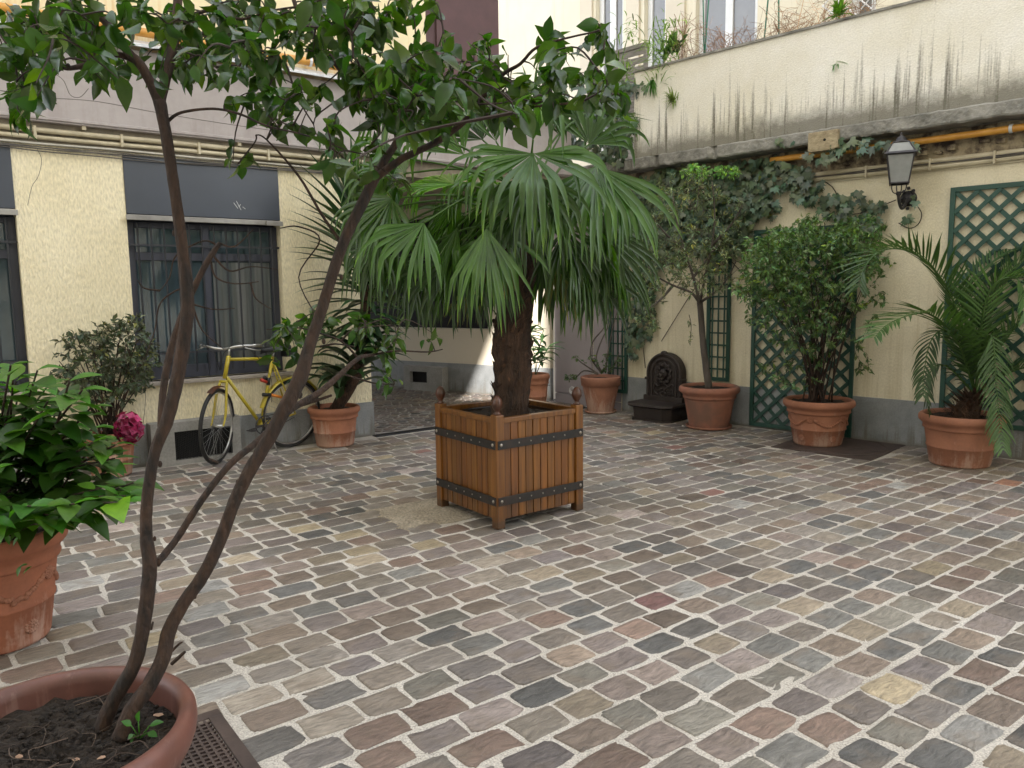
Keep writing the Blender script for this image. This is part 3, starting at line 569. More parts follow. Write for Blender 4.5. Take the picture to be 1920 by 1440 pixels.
d.add([P3(p) for p in ((c2[0], A_[1]), (X1, A_[1]), (X1, Z1), (c2[0], Z1))], [(0, 1, 2, 3)])
o = d.build('sun_blocker_wall', K['facade'], bt, world=False)

# ---------------------------------------------------------------- trellises
def trellis(name, label, x0, x1, z0, z1, pitch, diag=True, slat=.036, group=None, cols=None, rows=None):
    t = wallthing(RW, 'trellis', label, 'trellis', (x0, -.02, z0)); t['group'] = 'green trellises on the right wall'; w, h_ = x1-x0, z1-z0
    d = MB(); e = .042
    for b in ((0, e, 0, h_), (w-e, w, 0, h_), (e, w-e, 0, e), (e, w-e, h_-e, h_)): box(d, b[0], b[1], -.022, .0, b[2], b[3])
    d.build('trellis_frame', K['trellis'], t, world=False, bevel=.003)
    d = MB()
    if diag:
        for sgn, y0 in ((1, -.019), (-1, -.010)):
            k = -int(h_/pitch)-2
            while k*pitch < w+h_+pitch:
                c = k*pitch; k += 1; pts = []     # line z = sgn*(x-c) (+h for sgn -1)
                zf = (lambda x: (x-c)) if sgn > 0 else (lambda x: -(x-c)+h_-0)
                xa, xb = (max(e, c+e), min(w-e, c+h_-e)) if sgn > 0 else (max(e, c+e), min(w-e, c+h_-e))
                if xb-xa < .02: continue
                dx = slat/math.sqrt(2)/1.0
                V = []
                for x in (xa, xb):
                    z = zf(x)
                    for q in (-1, 1): V.append((x-q*sgn*dx/2*.999, z+q*dx/2))
                V = [V[0], V[2], V[3], V[1]]; VV = [(x, y0, z) for x, z in V]+[(x, y0+.0085, z) for x, z in V]; d.add(VV, BF)
    else:
        for i in range(1, cols): x = w*i/cols; box(d, x-.008, x+.008, -.018, -.008, e, h_-e)
        for j in range(1, rows): z = h_*j/rows; box(d, e, w-e, -.0085, -.001, z-.009, z+.009)
    d.build('trellis_slats', K['trellis'], t, world=False); return t
a = RW.px(1783, 352, -.03); bz = RW.px(1850, 801, -.03)[1]
trellis('t', 'large dark green diamond trellis at the right edge behind the feathery palm', a[0], a[0]+1.6, bz, a[1], .166)
a = RW.px(1414, 432, -.03); b = RW.px(1596, 810, -.03)
trellis('t', 'green diamond trellis behind the bushy shrub, standing nearly to the ground', a[0], b[0], RW.px(1414, 800, -.03)[1]+.01, a[1], .166)
a = RW.px(1326, 560, -.03); b = RW.px(1367, 716, -.03)
trellis('t', 'narrow green square-mesh trellis between the slender tree and the bushy shrub', a[0], b[0], b[1], 2.2, .1, False, cols=4, rows=13)
a = RW.px(1141, 640, -.03); b = RW.px(1176, 738, -.03)
trellis('t', 'narrow green square-mesh trellis beside the mauve door, half hidden by vines', a[0], b[0], b[1], 2.2, .1, False, cols=4, rows=13)

# ---------------------------------------------------------------- wall lantern
q = RW.px(1703, 372, -.02); LZ = RW.px(1688, 300, -.32)
lt = wallthing(RW, 'wall_lantern', 'old dark metal lantern with milky glass panes on a curved bracket above the palm', 'lantern', (LZ[0], 0, 0))
ox = q[0]-LZ[0]; zw = q[1]; cy = -.32; zA = RW.px(1688, 344, -.32)[1]; zB = RW.px(1688, 291, -.32)[1]; zC = RW.px(1688, 268, -.32)[1]; zD = RW.px(1688, 250, -.32)[1]
d = MB(); tube(d, [(ox, -.001, zw), (ox, -.02, zw)], .07, 16); tube(d, [(ox, -.02, zw), (ox, -.045, zw)], .045, 12)
for k in range(8):
    th = k*math.pi/4; tube(d, [(ox+.055*math.cos(th), -.02, zw+.085*math.sin(th)), (ox+.062*math.cos(th), -.032, zw+.095*math.sin(th))], .016, 6)
d.build('wall_plate', K['lampm'], lt, world=False, smooth=True)
arm = smooth_path([(ox, -.04, zw-.01), (ox*.9, -.11, zw-.075), (ox*.6, -.20, zw-.10), (.2*ox, -.28, zw-.06), (0, cy, zw+.0), (0, cy, zA-.07)], 6)
d = MB(); tube(d, arm, .014, 10); tube(d, [(0, cy, zA-.10), (0, cy, zA-.075)], .022, 10)
for sx, sy in ((1, 0), (-1, 0), (0, 1), (0, -1)): tube(d, smooth_path([(0, cy, zA-.085), (sx*.045, cy+sy*.045, zA-.075), (sx*.062, cy+sy*.062, zA-.03), (sx*.055, cy+sy*.055, zA-.005)], 4), .005, 6)
d.build('bracket_arm', K['lampm'], lt, world=False, smooth=True)
r0, r1, r2 = .072, .118, .062
rot = math.radians(20)
def sq(r, z): return [(r*math.sqrt(2)*math.cos(rot+math.pi/4+k*math.pi/2), cy+r*math.sqrt(2)*math.sin(rot+math.pi/4+k*math.pi/2), z) for k in range(4)]
d = MB(); a, b = sq(r0, zA), sq(r1-.012, zB)
for k in range(4): tube(d, [a[k], b[k]], .006, 6); tube(d, [a[k], a[(k+1) % 4]], .009, 6); tube(d, [b[k], b[(k+1) % 4]], .008, 6)
a2, b2 = sq(r1+.012, zB+.004), sq(r1-.002, zB+.022); d.add(a2+b2, [(0, 1, 2, 3), (4, 7, 6, 5)]+[(k, (k+1) % 4, 4+(k+1) % 4, 4+k) for k in range(4)])
a3, b3 = sq(r1-.008, zB+.02), sq(r2, zC)
for k in range(4): tube(d, [a3[k], b3[k]], .006, 6); tube(d, [b3[k], b3[(k+1) % 4]], .007, 6)
for k in range(4): tube(d, [np.array(a2[k]), np.array(a2[k])+[0, 0, .03]], .004, 5)
d.build('lantern_cage', K['lampm'], lt, world=False)
d = MB(); lathe(d, [(.001, zC+.002), (r2*1.15, zC+.002), (r2*1.0, zC+.012), (.045, zC+.02), (.042, zC+.035), (.03, zC+.05), (.012, zC+.06), (.008, zC+.07), (.012, zC+.078), (.006, zC+.088), (.001, zC+.092)], 20, (0, cy, 0))
d.build('finial_cap', K['lampm'], lt, world=False, smooth=True)
for lo, hi in (((r0-.001, zA), (r1-.014, zB)), ((r1-.012, zB+.02), (r2-.001, zC))):
    a, b = sq(*lo), sq(*hi)
    for k in range(4): d = MB(); kk = (k+1) % 4; d.add([a[k], a[kk], b[kk], b[k]], [(0, 1, 2, 3)]); d.build('glass_pane', K['frost'], lt, world=False)

# ---------------------------------------------------------------- cast iron wall fountain
fl = RW.px(1246, 700, -.12)
ft = wallthing(RW, 'wall_fountain', 'small brown cast iron fountain with an arched lion-mask back and low basin', 'fountain', (fl[0], -.10, 0))
def blob(mb, c, r, n=8, sq_=(1, 1, 1), col=(1, 1, 1), m=0):
    V = [(c[0], c[1], c[2]+r*sq_[2])]; k = max(4, n//2)
    for i in range(1, k):
        f = math.pi*i/k
        for j in range(n): a = 2*math.pi*j/n; V.append((c[0]+r*sq_[0]*math.sin(f)*math.cos(a), c[1]+r*sq_[1]*math.sin(f)*math.sin(a), c[2]+r*sq_[2]*math.cos(f)))
    V.append((c[0], c[1], c[2]-r*sq_[2])); Fc = [(0, 1+j, 1+(j+1) % n) for j in range(n)]
    for i in range(k-2): Fc += [(1+i*n+j, 1+(i+1)*n+j, 1+(i+1)*n+(j+1) % n, 1+i*n+(j+1) % n) for j in range(n)]
    e = len(V)-1; b = 1+(k-2)*n; Fc += [(b+j, e, b+(j+1) % n) for j in range(n)]; mb.add(V, Fc, col, m)
zT = RW.px(1246, 660, -.2)[1]; hw = .235
def arch(w, ztop, y0, y1, z0=0.0, n=20):
    c = ztop-w; P = [(-w, z0)]+[(-w*math.cos(math.pi*i/n), c+w*math.sin(math.pi*i/n)) for i in range(n+1)]+[(w, z0)]
    V = [(x, y0, z) for x, z in P]+[(x, y1, z) for x, z in P]; m = len(P); return V, [tuple(range(m)), tuple(range(2*m-1, m-1, -1))]+[(i, (i+1) % m, m+(i+1) % m, m+i) for i in range(m)]
d = MB(); d.add(*arch(hw, zT-.02, -.03, .06)); box(d, -hw-.03, hw+.03, -.06, .06, 0, .26)
box(d, -hw-.02, -hw+.03, -.055, .05, .44, .47); box(d, hw-.03, hw+.02, -.055, .05, .44, .47)
for w in (hw-.015, hw-.07): 
    c = zT-.02-hw; tube(d, [(-w, -.035, .26)]+[(-w*math.cos(math.pi*i/24), -.035, c+w*math.sin(math.pi*i/24)) for i in range(25)]+[(w, -.035, .26)], .018, 8)
bp_ = d.build('fountain_back', K['castiron'], ft, world=False, smooth=False, bevel=.004)
d = MB(); cz = zT-.26
blob(d, (0, -.045, cz), .055, 12, (1, .8, 1.15)); blob(d, (0, -.095, cz-.015), .024, 8, (1, 1, 1.1)); blob(d, (0, -.085, cz-.05), .026, 8, (1.2, .8, .6))
for s in (-1, 1): blob(d, (s*.025, -.09, cz+.022), .011, 6); blob(d, (s*.05, -.05, cz+.055), .018, 6)
for k in range(22):
    a = k*math.pi/11; r = .085+.012*(k % 2); blob(d, (r*math.cos(a), -.04, cz+r*1.15*math.sin(a)), .022, 6, (1, .8, 1.3))
for k in range(26):
    a = k*.55; r = .02+.004*k; blob(d, (r*math.cos(a)*1.1, -.038, cz-.235+r*math.sin(a)*.7), .014, 6, (1.2, .8, 1))
for s in (-1, 1): tube(d, smooth_path([(s*.02, -.04, cz-.12), (s*.07, -.045, cz-.15), (s*.12, -.04, cz-.12), (s*.13, -.04, cz-.20), (s*.06, -.045, cz-.25)], 4), .010, 6)
blob(d, (0, -.03, zT-.02), .035, 8, (1.5, .8, .8)); tube(d, [(0, -.09, cz-.055), (0, -.13, cz-.065)], .008, 8)
d.build('lion_relief', K['castiron'], ft, world=False, smooth=True)
d = MB(); P = [(-.30, -.03), (-.30, -.30), (-.22, -.40), (.22, -.40), (.30, -.30), (.30, -.03)]
def prism(mb, P, z0, z1, s0=1, s1=1):
    m = len(P); V = [(x*s0, y*s0, z0) for x, y in P]+[(x*s1, y*s1, z1) for x, y in P]; mb.add(V, [tuple(range(m))[::-1], tuple(range(m, 2*m))]+[(i, (i+1) % m, m+(i+1) % m, m+i) for i in range(m)])
prism(d, P, 0, .02, .92, .92); prism(d, P, .02, .155, .86, .90); prism(d, P, .155, .175, .92, 1.04); prism(d, P, .175, .20, 1.04, 1.02)
d.build('basin', K['castiron'], ft, world=False, bevel=.004)

# ---------------------------------------------------------------- wooden planter
PA = math.radians(37.0); PC = np.array([-.03, 5.21]); hs_ = .362
pl = thing('wooden_planter', 'square varnished wood planter box with black iron straps and turned finials in mid courtyard', 'planter', (*PC, .008), PA)
d0 = np.array([0, 0, 0]); pw = .062
Hp, Hb = .725, .69
for sx in (-1, 1):
    for sy in (-1, 1):
        d = MB(); cx, cy_ = sx*(hs_-pw/2), sy*(hs_-pw/2); tc = np.array([1, 1, 1])*rng.uniform(.9, 1.15)
        box(d, cx-pw/2, cx+pw/2, cy_-pw/2, cy_+pw/2, 0, Hp, tc); po = d.build('corner_post', K['wood'], pl, world=False, bevel=.005)
        d = MB(); lathe(d, [(.0, Hp-.001), (.024, Hp), (.026, Hp+.008), (.016, Hp+.014), (.015, Hp+.024), (.026, Hp+.040), (.034, Hp+.060), (.034, Hp+.078), (.028, Hp+.098), (.016, Hp+.114), (.006, Hp+.120), (.0, Hp+.121)], 20, (cx, cy_, 0))
        d.build('finial', K['finial'], po, world=False, smooth=True)
for k in range(4):
    R4 = lambda V, k=k: np.stack([V[:, 0]*math.cos(k*math.pi/2)-V[:, 1]*math.sin(k*math.pi/2), V[:, 0]*math.sin(k*math.pi/2)+V[:, 1]*math.cos(k*math.pi/2), V[:, 2]], 1)
    d = MB(); n = 10; a = -hs_+pw; w = (2*hs_-2*pw)/n
    for i in range(n):
        c = np.array([1, 1, 1])*rng.uniform(.72, 1.2)*np.array([1, rng.uniform(.9, 1.05), 1]); off = rng.uniform(-.0015, .0015)
        box(d, a+i*w+.0022, a+(i+1)*w-.0022, -hs_+.016+off, -hs_+.034, .055, Hp-.055, c, R4)
    box(d, a, -a, -hs_+.030, -hs_+.038, .06, Hp-.06, (.12, .12, .12), R4)
    sp = d.build('slat_panel', K['wood'], pl, world=False, bevel=.003)
    d = MB(); box(d, a+.0005, -a-.0005, -hs_+.006, -hs_+.045, Hp-.055, Hp-.022, (.9, .9, .9), R4); d.build('top_rail', K['wood'], pl, world=False, bevel=.004)
    for z0 in (.150, .510):
        d = MB(); box(d, -hs_+.008, hs_-.008, -hs_-.007, -hs_-.0005, z0, z0+.055, T=R4); box(d, a+.004, -a-.004, -hs_-.0005, -hs_+.0155, z0+.004, z0+.05, T=R4)
        st = d.build('iron_strap', K['strapm'], pl, world=False, bevel=.002)
        for x, r in [(-hs_+.032, .012), (hs_-.032, .012)]+[(-.19+.095*i, .006) for i in range(5)]:
            B = MB(); blob(B, (x, -hs_-.0075, z0+.028), r, 8, (1, .5, 1)); B.v = [R4(v) for v in B.v]; B.build('bolt', K['bolt'], st, world=False, smooth=True)
d = MB(); n = 16; V = []
for i in range(n+1):
    for j in range(n+1): V.append(((-.5+i/n)*(2*hs_-.07), (-.5+j/n)*(2*hs_-.07), Hp-.075+rng.normal(0, .006)))
d.add(V, [(i*(n+1)+j, (i+1)*(n+1)+j, (i+1)*(n+1)+j+1, i*(n+1)+j+1) for i in range(n) for j in range(n)]); d.build('soil', K['soil'], pl, world=False)
d = MB(); box(d, -hs_+.05, hs_-.05, -hs_+.05, hs_-.05, .07, .09); d.build('bottom_board', K['finial'], pl, world=False)

# ---------------------------------------------------------------- flower pots
def pot(label, c, R, rb, h, style=0, m='terra', tint=(1, 1, 1), saucer=False, band=True, soil=-.035, deco=False):
    t = thing('flower_pot', label, 'flower pot', (c[0], c[1], .009), rng.uniform(0, 6), 'terracotta flower pots around the courtyard')
    f = lambda z: rb+(R*.90-rb)*(z/h)**.9
    if style == 0:
        pr = [(0, 0), (rb-.004, 0), (rb+.003, .012), (f(.05*h), .05*h)]
        if band: pr += [(f(.34*h), .34*h), (f(.35*h)+.006, .352*h), (f(.37*h)+.006, .372*h), (f(.38*h), .385*h)]
        pr += [(f(.70*h), .70*h)]; d = MB(); lathe(d, pr, 56, col=tint); d.build('pot_body', K[m], t, world=False, smooth=True)
        d = MB(); z = h; lathe(d, [(f(.70*z), .698*z), (f(.71*z)+.012, .71*z), (f(.72*z)+.016, .73*z), (f(.75*z)+.010, .755*z), (f(.8*z)+.010, .80*z), (R-.012, .845*z), (R-.002, .87*z), (R, .91*z), (R-.002, .955*z), (R-.012, .985*z), (R-.025, z), (R-.038, .985*z), (R-.044, .95*z), (R-.05, .80*z)], 56, col=tint)
        d.build('rim', K[m], t, world=False, smooth=True); ri = R-.045
    else:
        d = MB(); lathe(d, [(0, 0), (rb, 0), (rb+.002, .01), (R*.90, .74*h)], 56, col=tint); d.build('pot_body', K[m], t, world=False, smooth=True)
        d = MB(); lathe(d, [(R*.90, .738*h), (R*.965, .742*h), (R, .97*h), (R-.004, .99*h), (R-.02, h), (R-.032, .985*h), (R-.04, .8*h)], 56, col=tint); d.build('rim', K[m], t, world=False, smooth=True); ri = R-.035
    d = MB(); n = 28; V = [(0, 0, h+soil)]
    for q in (.35, .7, 1.0): V += [(ri*q*math.cos(a), ri*q*math.sin(a), h+soil-.004+rng.normal(0, .006)) for a in np.linspace(0, 2*math.pi, n, endpoint=False)]
    d.add(V, [(0, 1+j, 1+(j+1) % n) for j in range(n)]+[(1+i*n+j, 1+(i+1)*n+j, 1+(i+1)*n+(j+1) % n, 1+i*n+(j+1) % n) for i in range(2) for j in range(n)]); d.build('soil', K['soil'], t, world=False)
    if deco:
        g = t.rotation_euler[2]; facing = math.atan2(-c[1], -c[0])-g
        for s in range(5):
            d = MB(); a0 = facing+s*2*math.pi/5+.35
            for k in range(34):
                q = k/33; a = a0+(q-.5)*.95; z = h*(.60-.14*math.sin(math.pi*q)); r = f(z)
                blob(d, (r*math.cos(a), r*math.sin(a), z+rng.normal(0, .003)), rng.uniform(.009, .014), 6)
            d.build('garland', K[m], t, world=False, smooth=True)
            for a, z in ((a0+math.pi/5, h*.60), (a0+.25, h*.18)):
                d = MB(); r = f(z)
                for rr, nn in ((.024, 12), (.014, 7), (0, 1)):
                    for k in range(nn): b = k*2*math.pi/nn; blob(d, (r*math.cos(a)-rr*math.cos(b)*math.sin(a), r*math.sin(a)+rr*math.cos(b)*math.cos(a), z+rr*math.sin(b)), .0085, 6)
                d.build('rosette', K[m], t, world=False, smooth=True)
    if saucer:
        d = MB(); r = rb+.035; lathe(d, [(0, .0), (r-.012, 0), (r, .006), (r+.006, .022), (r+.002, .028), (r-.006, .022), (r-.016, .012), (0, .010)], 48, (c[0], c[1], .0085), col=tint)
        d.build('saucer', K[m], None, smooth=True, label=saucer, cat='saucer')
        t.location.z = .020; MATS[t.name] = Matrix.Translation(t.location) @ Matrix.Rotation(t.rotation_euler[2], 4, 'Z')
    return t
P_YU = (-1.755, 7.53); P_OL = (.295, 9.70); P_VI = (1.08, 9.36); P_OV = (2.12, 8.24); P_NA = (2.925, 7.30); P_DA = (3.757, 6.38); P_HY = (-2.27, 3.24); P_BU = (-3.36, 6.35)
pot('terracotta pot holding the tall spiky plant beside the bicycle', P_YU, .255, .18, .385, tint=(1.12, 1.1, 1.1))
pot('slim terracotta pot with rolled rim behind the palm trunk, in the passage mouth', P_OL, .185, .13, .45, tint=(1.2, 1.25, 1.3))
pot('smooth pinkish terracotta pot with plain tall collar beside the mauve door', P_VI, .245, .155, .43, style=1, tint=(1.05, 1.15, 1.3), saucer='pinkish saucer under the smooth pot beside the mauve door')
pot('dark weathered terracotta pot with the slender-trunked tree, right of the fountain', P_OV, .32, .205, .44, m='terra_old', tint=(1.1, 1, 1), band=False, saucer='round terracotta saucer under the dark weathered pot')
pot('terracotta pot with garland relief standing on the rusty plate before the trellis', P_NA, .325, .215, .43, deco=True)
pot('terracotta pot with the feathery palm, nearest pot by the right wall', P_DA, .325, .225, .425, tint=(1, 1.02, 1.05))
pot('large orange terracotta pot with garlands and rosette at the left edge, under the hydrangea', P_HY, .30, .20, .50, deco=True, tint=(1.0, .85, .75))
pot('terracotta pot by the left wall, mostly hidden behind the hydrangea leaves', P_BU, .22, .15, .37)
# big foreground pot
pts3 = [G(200, 1250, .56), G(368, 1330, .56), G(0, 1294, .56)]
(ax, ay), (bx, by), (cx_, cy_) = [p[:2] for p in pts3]
D_ = 2*(ax*(by-cy_)+bx*(cy_-ay)+cx_*(ay-by))
fx = ((ax*ax+ay*ay)*(by-cy_)+(bx*bx+by*by)*(cy_-ay)+(cx_*cx_+cy_*cy_)*(ay-by))/D_; fy = ((ax*ax+ay*ay)*(cx_-bx)+(bx*bx+by*by)*(ax-cx_)+(cx_*cx_+cy_*cy_)*(bx-ax))/D_
FR = math.hypot(fx-ax, fy-ay); print('front pot', fx, fy, FR)
t = thing('flower_pot', 'wide reddish glazed pot with thick rolled rim at the bottom left corner', 'flower pot', (fx, fy, .009), 0)
d = MB(); lathe(d, [(0, 0), (FR*.62, 0), (FR*.66, .02), (FR*.86, .42), (FR*.88, .46)], 96); d.build('pot_body', K['terra_red'], t, world=False, smooth=True)
d = MB(); lathe(d, [(FR*.88, .455), (FR*.93, .465), (FR*.965, .485), (FR*.99, .505), (FR, .525), (FR*.995, .545), (FR*.97, .557), (FR*.94, .56), (FR*.90, .556), (FR*.868, .545), (FR*.862, .53), (FR*.85, .44)], 96); d.build('rim', K['terra_red'], t, world=False, smooth=True)
d = MB(); n = 60; V = [(0, 0, .505)]; m_ = 14
for i in range(1, m_+1):
    for a in np.linspace(0, 2*math.pi, n, endpoint=False): r = FR*.86*i/m_; V.append((r*math.cos(a), r*math.sin(a), .495+rng.normal(0, .005)+.006*math.sin(9*r/FR+3*a)))
d.add(V, [(0, 1+j, 1+(j+1) % n) for j in range(n)]+[(1+i*n+j, 1+(i+1)*n+j, 1+(i+1)*n+(j+1) % n, 1+i*n+(j+1) % n) for i in range(m_-1) for j in range(n)])
for i in range(900):
    a, r = rng.uniform(0, 6.28), FR*.84*math.sqrt(rng.random()); blob(d, (r*math.cos(a), r*math.sin(a), .498), rng.uniform(.002, .008), 5, (1, rng.uniform(.6, 1.2), .7))
d.build('soil', K['soil'], t, world=False)
d = MB()
for i in range(38):
    a, r = rng.uniform(0, 6.28), FR*.8*math.sqrt(rng.random()); x, y = r*math.cos(a), r*math.sin(a); b = rng.uniform(0, 6.28); L = rng.uniform(.03, .13)
    tube(d, smooth_path([(x, y, .504), (x+L*.5*math.cos(b), y+L*.5*math.sin(b), .512), (x+L*math.cos(b+.5), y+L*math.sin(b+.5), .504)], 3), rng.uniform(.0006, .0016), 4, col=np.array([1, 1, 1])*rng.uniform(.15, .5))
d.build('dry_roots', K['dry'], t, world=False)
d = MB()
for (px_, py_, s) in ((45, 1318, .02), (295, 1345, .014), (36, 1422, .009), (145, 1428, .011), (190, 1425, .012)):
    p = G(px_, py_, .507); V = [(p[0]+s*math.cos(a)*rng.uniform(.6, 1.2), p[1]+s*.6*math.sin(a)*rng.uniform(.6, 1.2), .509+rng.uniform(0, .006)) for a in np.linspace(0, 6.28, 7)[:-1]]; d.add(V+[(p[0], p[1], .517)], [(i, (i+1) % 6, 6) for i in range(6)], (1.5, 1.4, 1.3))
d.build('dry_leaf_scraps', K['dry'], t)

# ---------------------------------------------------------------- bicycle
Rr, Rf = G(546, 840), G(396, 870); hd = math.atan2(Rf[1]-Rr[1], Rf[0]-Rr[0]); LB = np.linalg.norm(Rf-Rr); print('wheelbase', LB)
bk = thing('bicycle', 'old yellow bicycle with silver handlebars propped against the house under the window', 'bicycle', (Rr[0], Rr[1], .010), hd)
ln = math.tan(math.radians(5.5)); lean = lambda V: np.stack([V[:, 0], V[:, 1]+V[:, 2]*ln, V[:, 2]], 1)
def bb(mb, name, m, parent=bk, smooth=True):
    mb.v = [lean(v) for v in mb.v]; return mb.build(name, m, parent, world=False, smooth=smooth)
WR_ = .337; r_h = np.array([0, 0, WR_]); f_h = np.array([LB, 0, WR_]); BBp = np.array([.40*LB, 0, .275]); STt = np.array([.265*LB, 0, .885]); HT = np.array([.80*LB, 0, .915]); HBm = np.array([.835*LB, 0, .775])
steer = math.radians(34)
def srot(P, c=np.array([.86*LB, 0, 0])):   # steering rotation about the (nearly upright) head axis
    P = np.atleast_2d(P).astype(float); q = P-c; return np.stack([c[0]+q[:, 0]*math.cos(steer)-q[:, 1]*math.sin(steer), c[1]+q[:, 0]*math.sin(steer)+q[:, 1]*math.cos(steer), P[:, 2]], 1)
def wheel(c, st, nm):
    tr = (lambda P: srot(P)) if st else (lambda P: np.atleast_2d(P)); th = np.linspace(0, 2*math.pi, 65)
    ring = lambda r, y=0: np.stack([c[0]+r*np.cos(th), np.full(65, float(y)), c[2]+r*np.sin(th)], 1)
    hub = MB(); tube(hub, tr([(c[0], -.045, c[2]), (c[0], .045, c[2])]), .016, 12); tube(hub, tr([(c[0], -.06, c[2]), (c[0], .06, c[2])]), .006, 8); w = bb(hub, 'wheel', K['chrome'])
    d = MB(); tube(d, tr(ring(WR_-.017)), .0175, 10, cap=False); bb(d, 'tyre', K['tyre'], w)
    d = MB(); tube(d, tr(ring(WR_-.036, 0)), .0095, 8, cap=False); bb(d, 'rim', K['chrome'], w)
    d = MB()
    for k in range(32):
        a = k*2*math.pi/32; b = a+(.5 if k % 2 else -.5)*1.2; y = .03*(1 if (k//2) % 2 else -1)
        tube(d, tr([(c[0]+.018*math.cos(b), y, c[2]+.018*math.sin(b)), (c[0]+(WR_-.04)*math.cos(a), 0, c[2]+(WR_-.04)*math.sin(a))]), .0012, 4)
    bb(d, 'spokes', K['spoke'], w, smooth=False); return w
wheel(r_h, False, 'r'); wheel(f_h, True, 'f')
d = MB()
tube(d, [STt+[0, 0, .0], HT], .0145, 12); tube(d, [BBp, HBm], .0155, 12); tube(d, [BBp, STt+[-.006, 0, .02]], .0155, 12); tube(d, [HBm+[.006, 0, -.03], HT+[-.004, 0, .03]], .019, 14)
for s in (-1, 1): tube(d, [r_h+[0, s*.06, 0], STt+[0, s*.012, -.02]], .0075, 8); tube(d, [r_h+[0, s*.06, 0], BBp+[0, s*.025, 0]], .009, 8)
tube(d, [BBp+[0, -.035, 0], BBp+[0, .035, 0]], .021, 12); bb(d, 'frame', K['yellow'])
d = MB(); cr = srot([HBm+[.012, 0, -.05]])[0]
for s in (-1, 1): tube(d, smooth_path([srot([HBm+[.012, s*.03, -.06]])[0], srot([[.90*LB, s*.045, .60]])[0], srot([[.95*LB, s*.055, .42]])[0], srot([f_h+[0, s*.055, 0]])[0]], 4), [.012]*9+[.008]*4, 8)
tube(d, [srot([HBm+[.012, -.034, -.055]])[0], srot([HBm+[.012, .034, -.055]])[0]], .013, 8); bb(d, 'fork', K['yellow'])
def fender(c, a0, a1, tr, name, m, r=WR_+.022):
    d = MB(); n = 24; V = []
    for i in range(n+1):
        a = math.radians(a0+(a1-a0)*i/n)
        for y, rr in ((-.028, r-.014), (-.018, r), (.018, r), (.028, r-.014)): V.append((c[0]+rr*math.cos(a), y, c[2]+rr*math.sin(a)))
    V = tr(np.array(V)); d.add(V, [(4*i+j, 4*i+j+1, 4*i+5+j, 4*i+4+j) for i in range(n) for j in range(3)]); return bb(d, name, m)
fender(r_h, 15, 150, lambda V: V, 'rear_fender', K['yellow']); fender(f_h, 62, 108, srot, 'front_fender', K['finial'])
d = MB(); tube(d, [STt+[-.004, 0, .0], STt+[-.016, 0, .07]], .0125, 10); bb(d, 'seat_post', K['chrome'])
d = MB(); sc_ = STt+[-.03, 0, .085]
V = []; prof = [(-.13, .075, .018), (-.10, .085, .02), (-.03, .07, .012), (.05, .035, .004), (.12, .02, .0), (.155, .012, -.008)]
for x, w, z in prof:
    for k in range(9): a = math.pi*k/8; V.append((sc_[0]+x, w*math.cos(a), sc_[2]+z+.028*math.sin(a)*(1 if w > .02 else .7)-.022*(k in (0, 8))))
d.add(V, [(9*i+j, 9*i+j+1, 9*i+10+j, 9*i+9+j) for i in range(5) for j in range(8)]+[tuple(range(9)), tuple(range(45, 54))[::-1]]+[(9*i, 9*i+9, 9*i+17, 9*i+8) for i in range(5)]); sd = bb(d, 'saddle', K['blackp'])
d = MB(); x0 = sc_[0]-.16; V = np.array([(x, y, z) for z in (sc_[2]-.075, sc_[2]-.015) for x, y in ((x0-.05, -.06), (x0+.06, -.05), (x0+.06, .05), (x0-.05, .06))]); d.add(V, BF); o = bb(d, 'saddle_bag', K['blackp'], smooth=False)
st_ = HT+[-.01, 0, .06]
d = MB(); tube(d, [HT+[-.004, 0, .03], st_, st_+[.0, 0, .03]], .011, 10); tube(d, [srot([st_+[.0, 0, .03]])[0], srot([st_+[.06, 0, .035]])[0]], .011, 10); bb(d, 'stem', K['chrome'])
hb = [(.06, 0, .035), (.075, .05, .04), (.07, .12, .055), (.02, .20, .06), (-.05, .255, .055), (-.11, .27, .05)]
hbar = [st_+np.array([x, -y, z]) for x, y, z in hb[::-1]]+[st_+np.array([x, y, z]) for x, y, z in hb[1:]]
d = MB(); tube(d, srot(smooth_path(hbar, 5)), .0115, 10); bb(d, 'handlebar', K['chrome'])
for s in (-1, 1):
    d = MB(); tube(d, srot([st_+np.array([-.02, s*.235, .057]), st_+np.array([-.115, s*.272, .05])]), .0155, 10); bb(d, 'grip', K['chrome'])
    d = MB(); tube(d, srot(smooth_path([st_+np.array([.03, s*.18, .055]), st_+np.array([.05, s*.21, .04]), st_+np.array([-.01, s*.27, .02]), st_+np.array([-.06, s*.29, .015])], 4)), .005, 6); bb(d, 'brake_lever', K['chrome'])
d = MB()
for s in (-1, 1): tube(d, [*srot(smooth_path([st_+np.array([.04, s*.19, .05]), st_+np.array([.14, s*.15, .10]), st_+np.array([.14, s*.04, .0])], 5)), HBm+[.05, 0, .05]], .0028, 5)
tube(d, smooth_path([srot([st_+np.array([-.02, .2, .05])])[0], STt+[.26, .05, .10], STt+[.1, .03, -.05], STt+[.02, .02, -.2], BBp+[-.1, .02, .2]], 5), .0028, 5); bb(d, 'brake_cables', K['blackp'])
d = MB(); th = np.linspace(0, 2*math.pi, 41)
tube(d, np.stack([BBp[0]+.085*np.cos(th), np.full(41, .045), BBp[2]+.085*np.sin(th)], 1), .006, 6, cap=False)
for k in range(5): a = k*2*math.pi/5; tube(d, [BBp+[0, .045, 0], BBp+np.array([.082*math.cos(a), .045-0, .082*math.sin(a)])], .006, 6)
ca = math.radians(-8); 
for s, sg in ((1, 1), (-1, -1)): tube(d, [BBp+[0, s*.055, 0], BBp+np.array([sg*.165*math.cos(ca), s*.06, sg*.165*math.sin(ca)])], .008, 6)
ck = bb(d, 'crankset', K['lampm'])
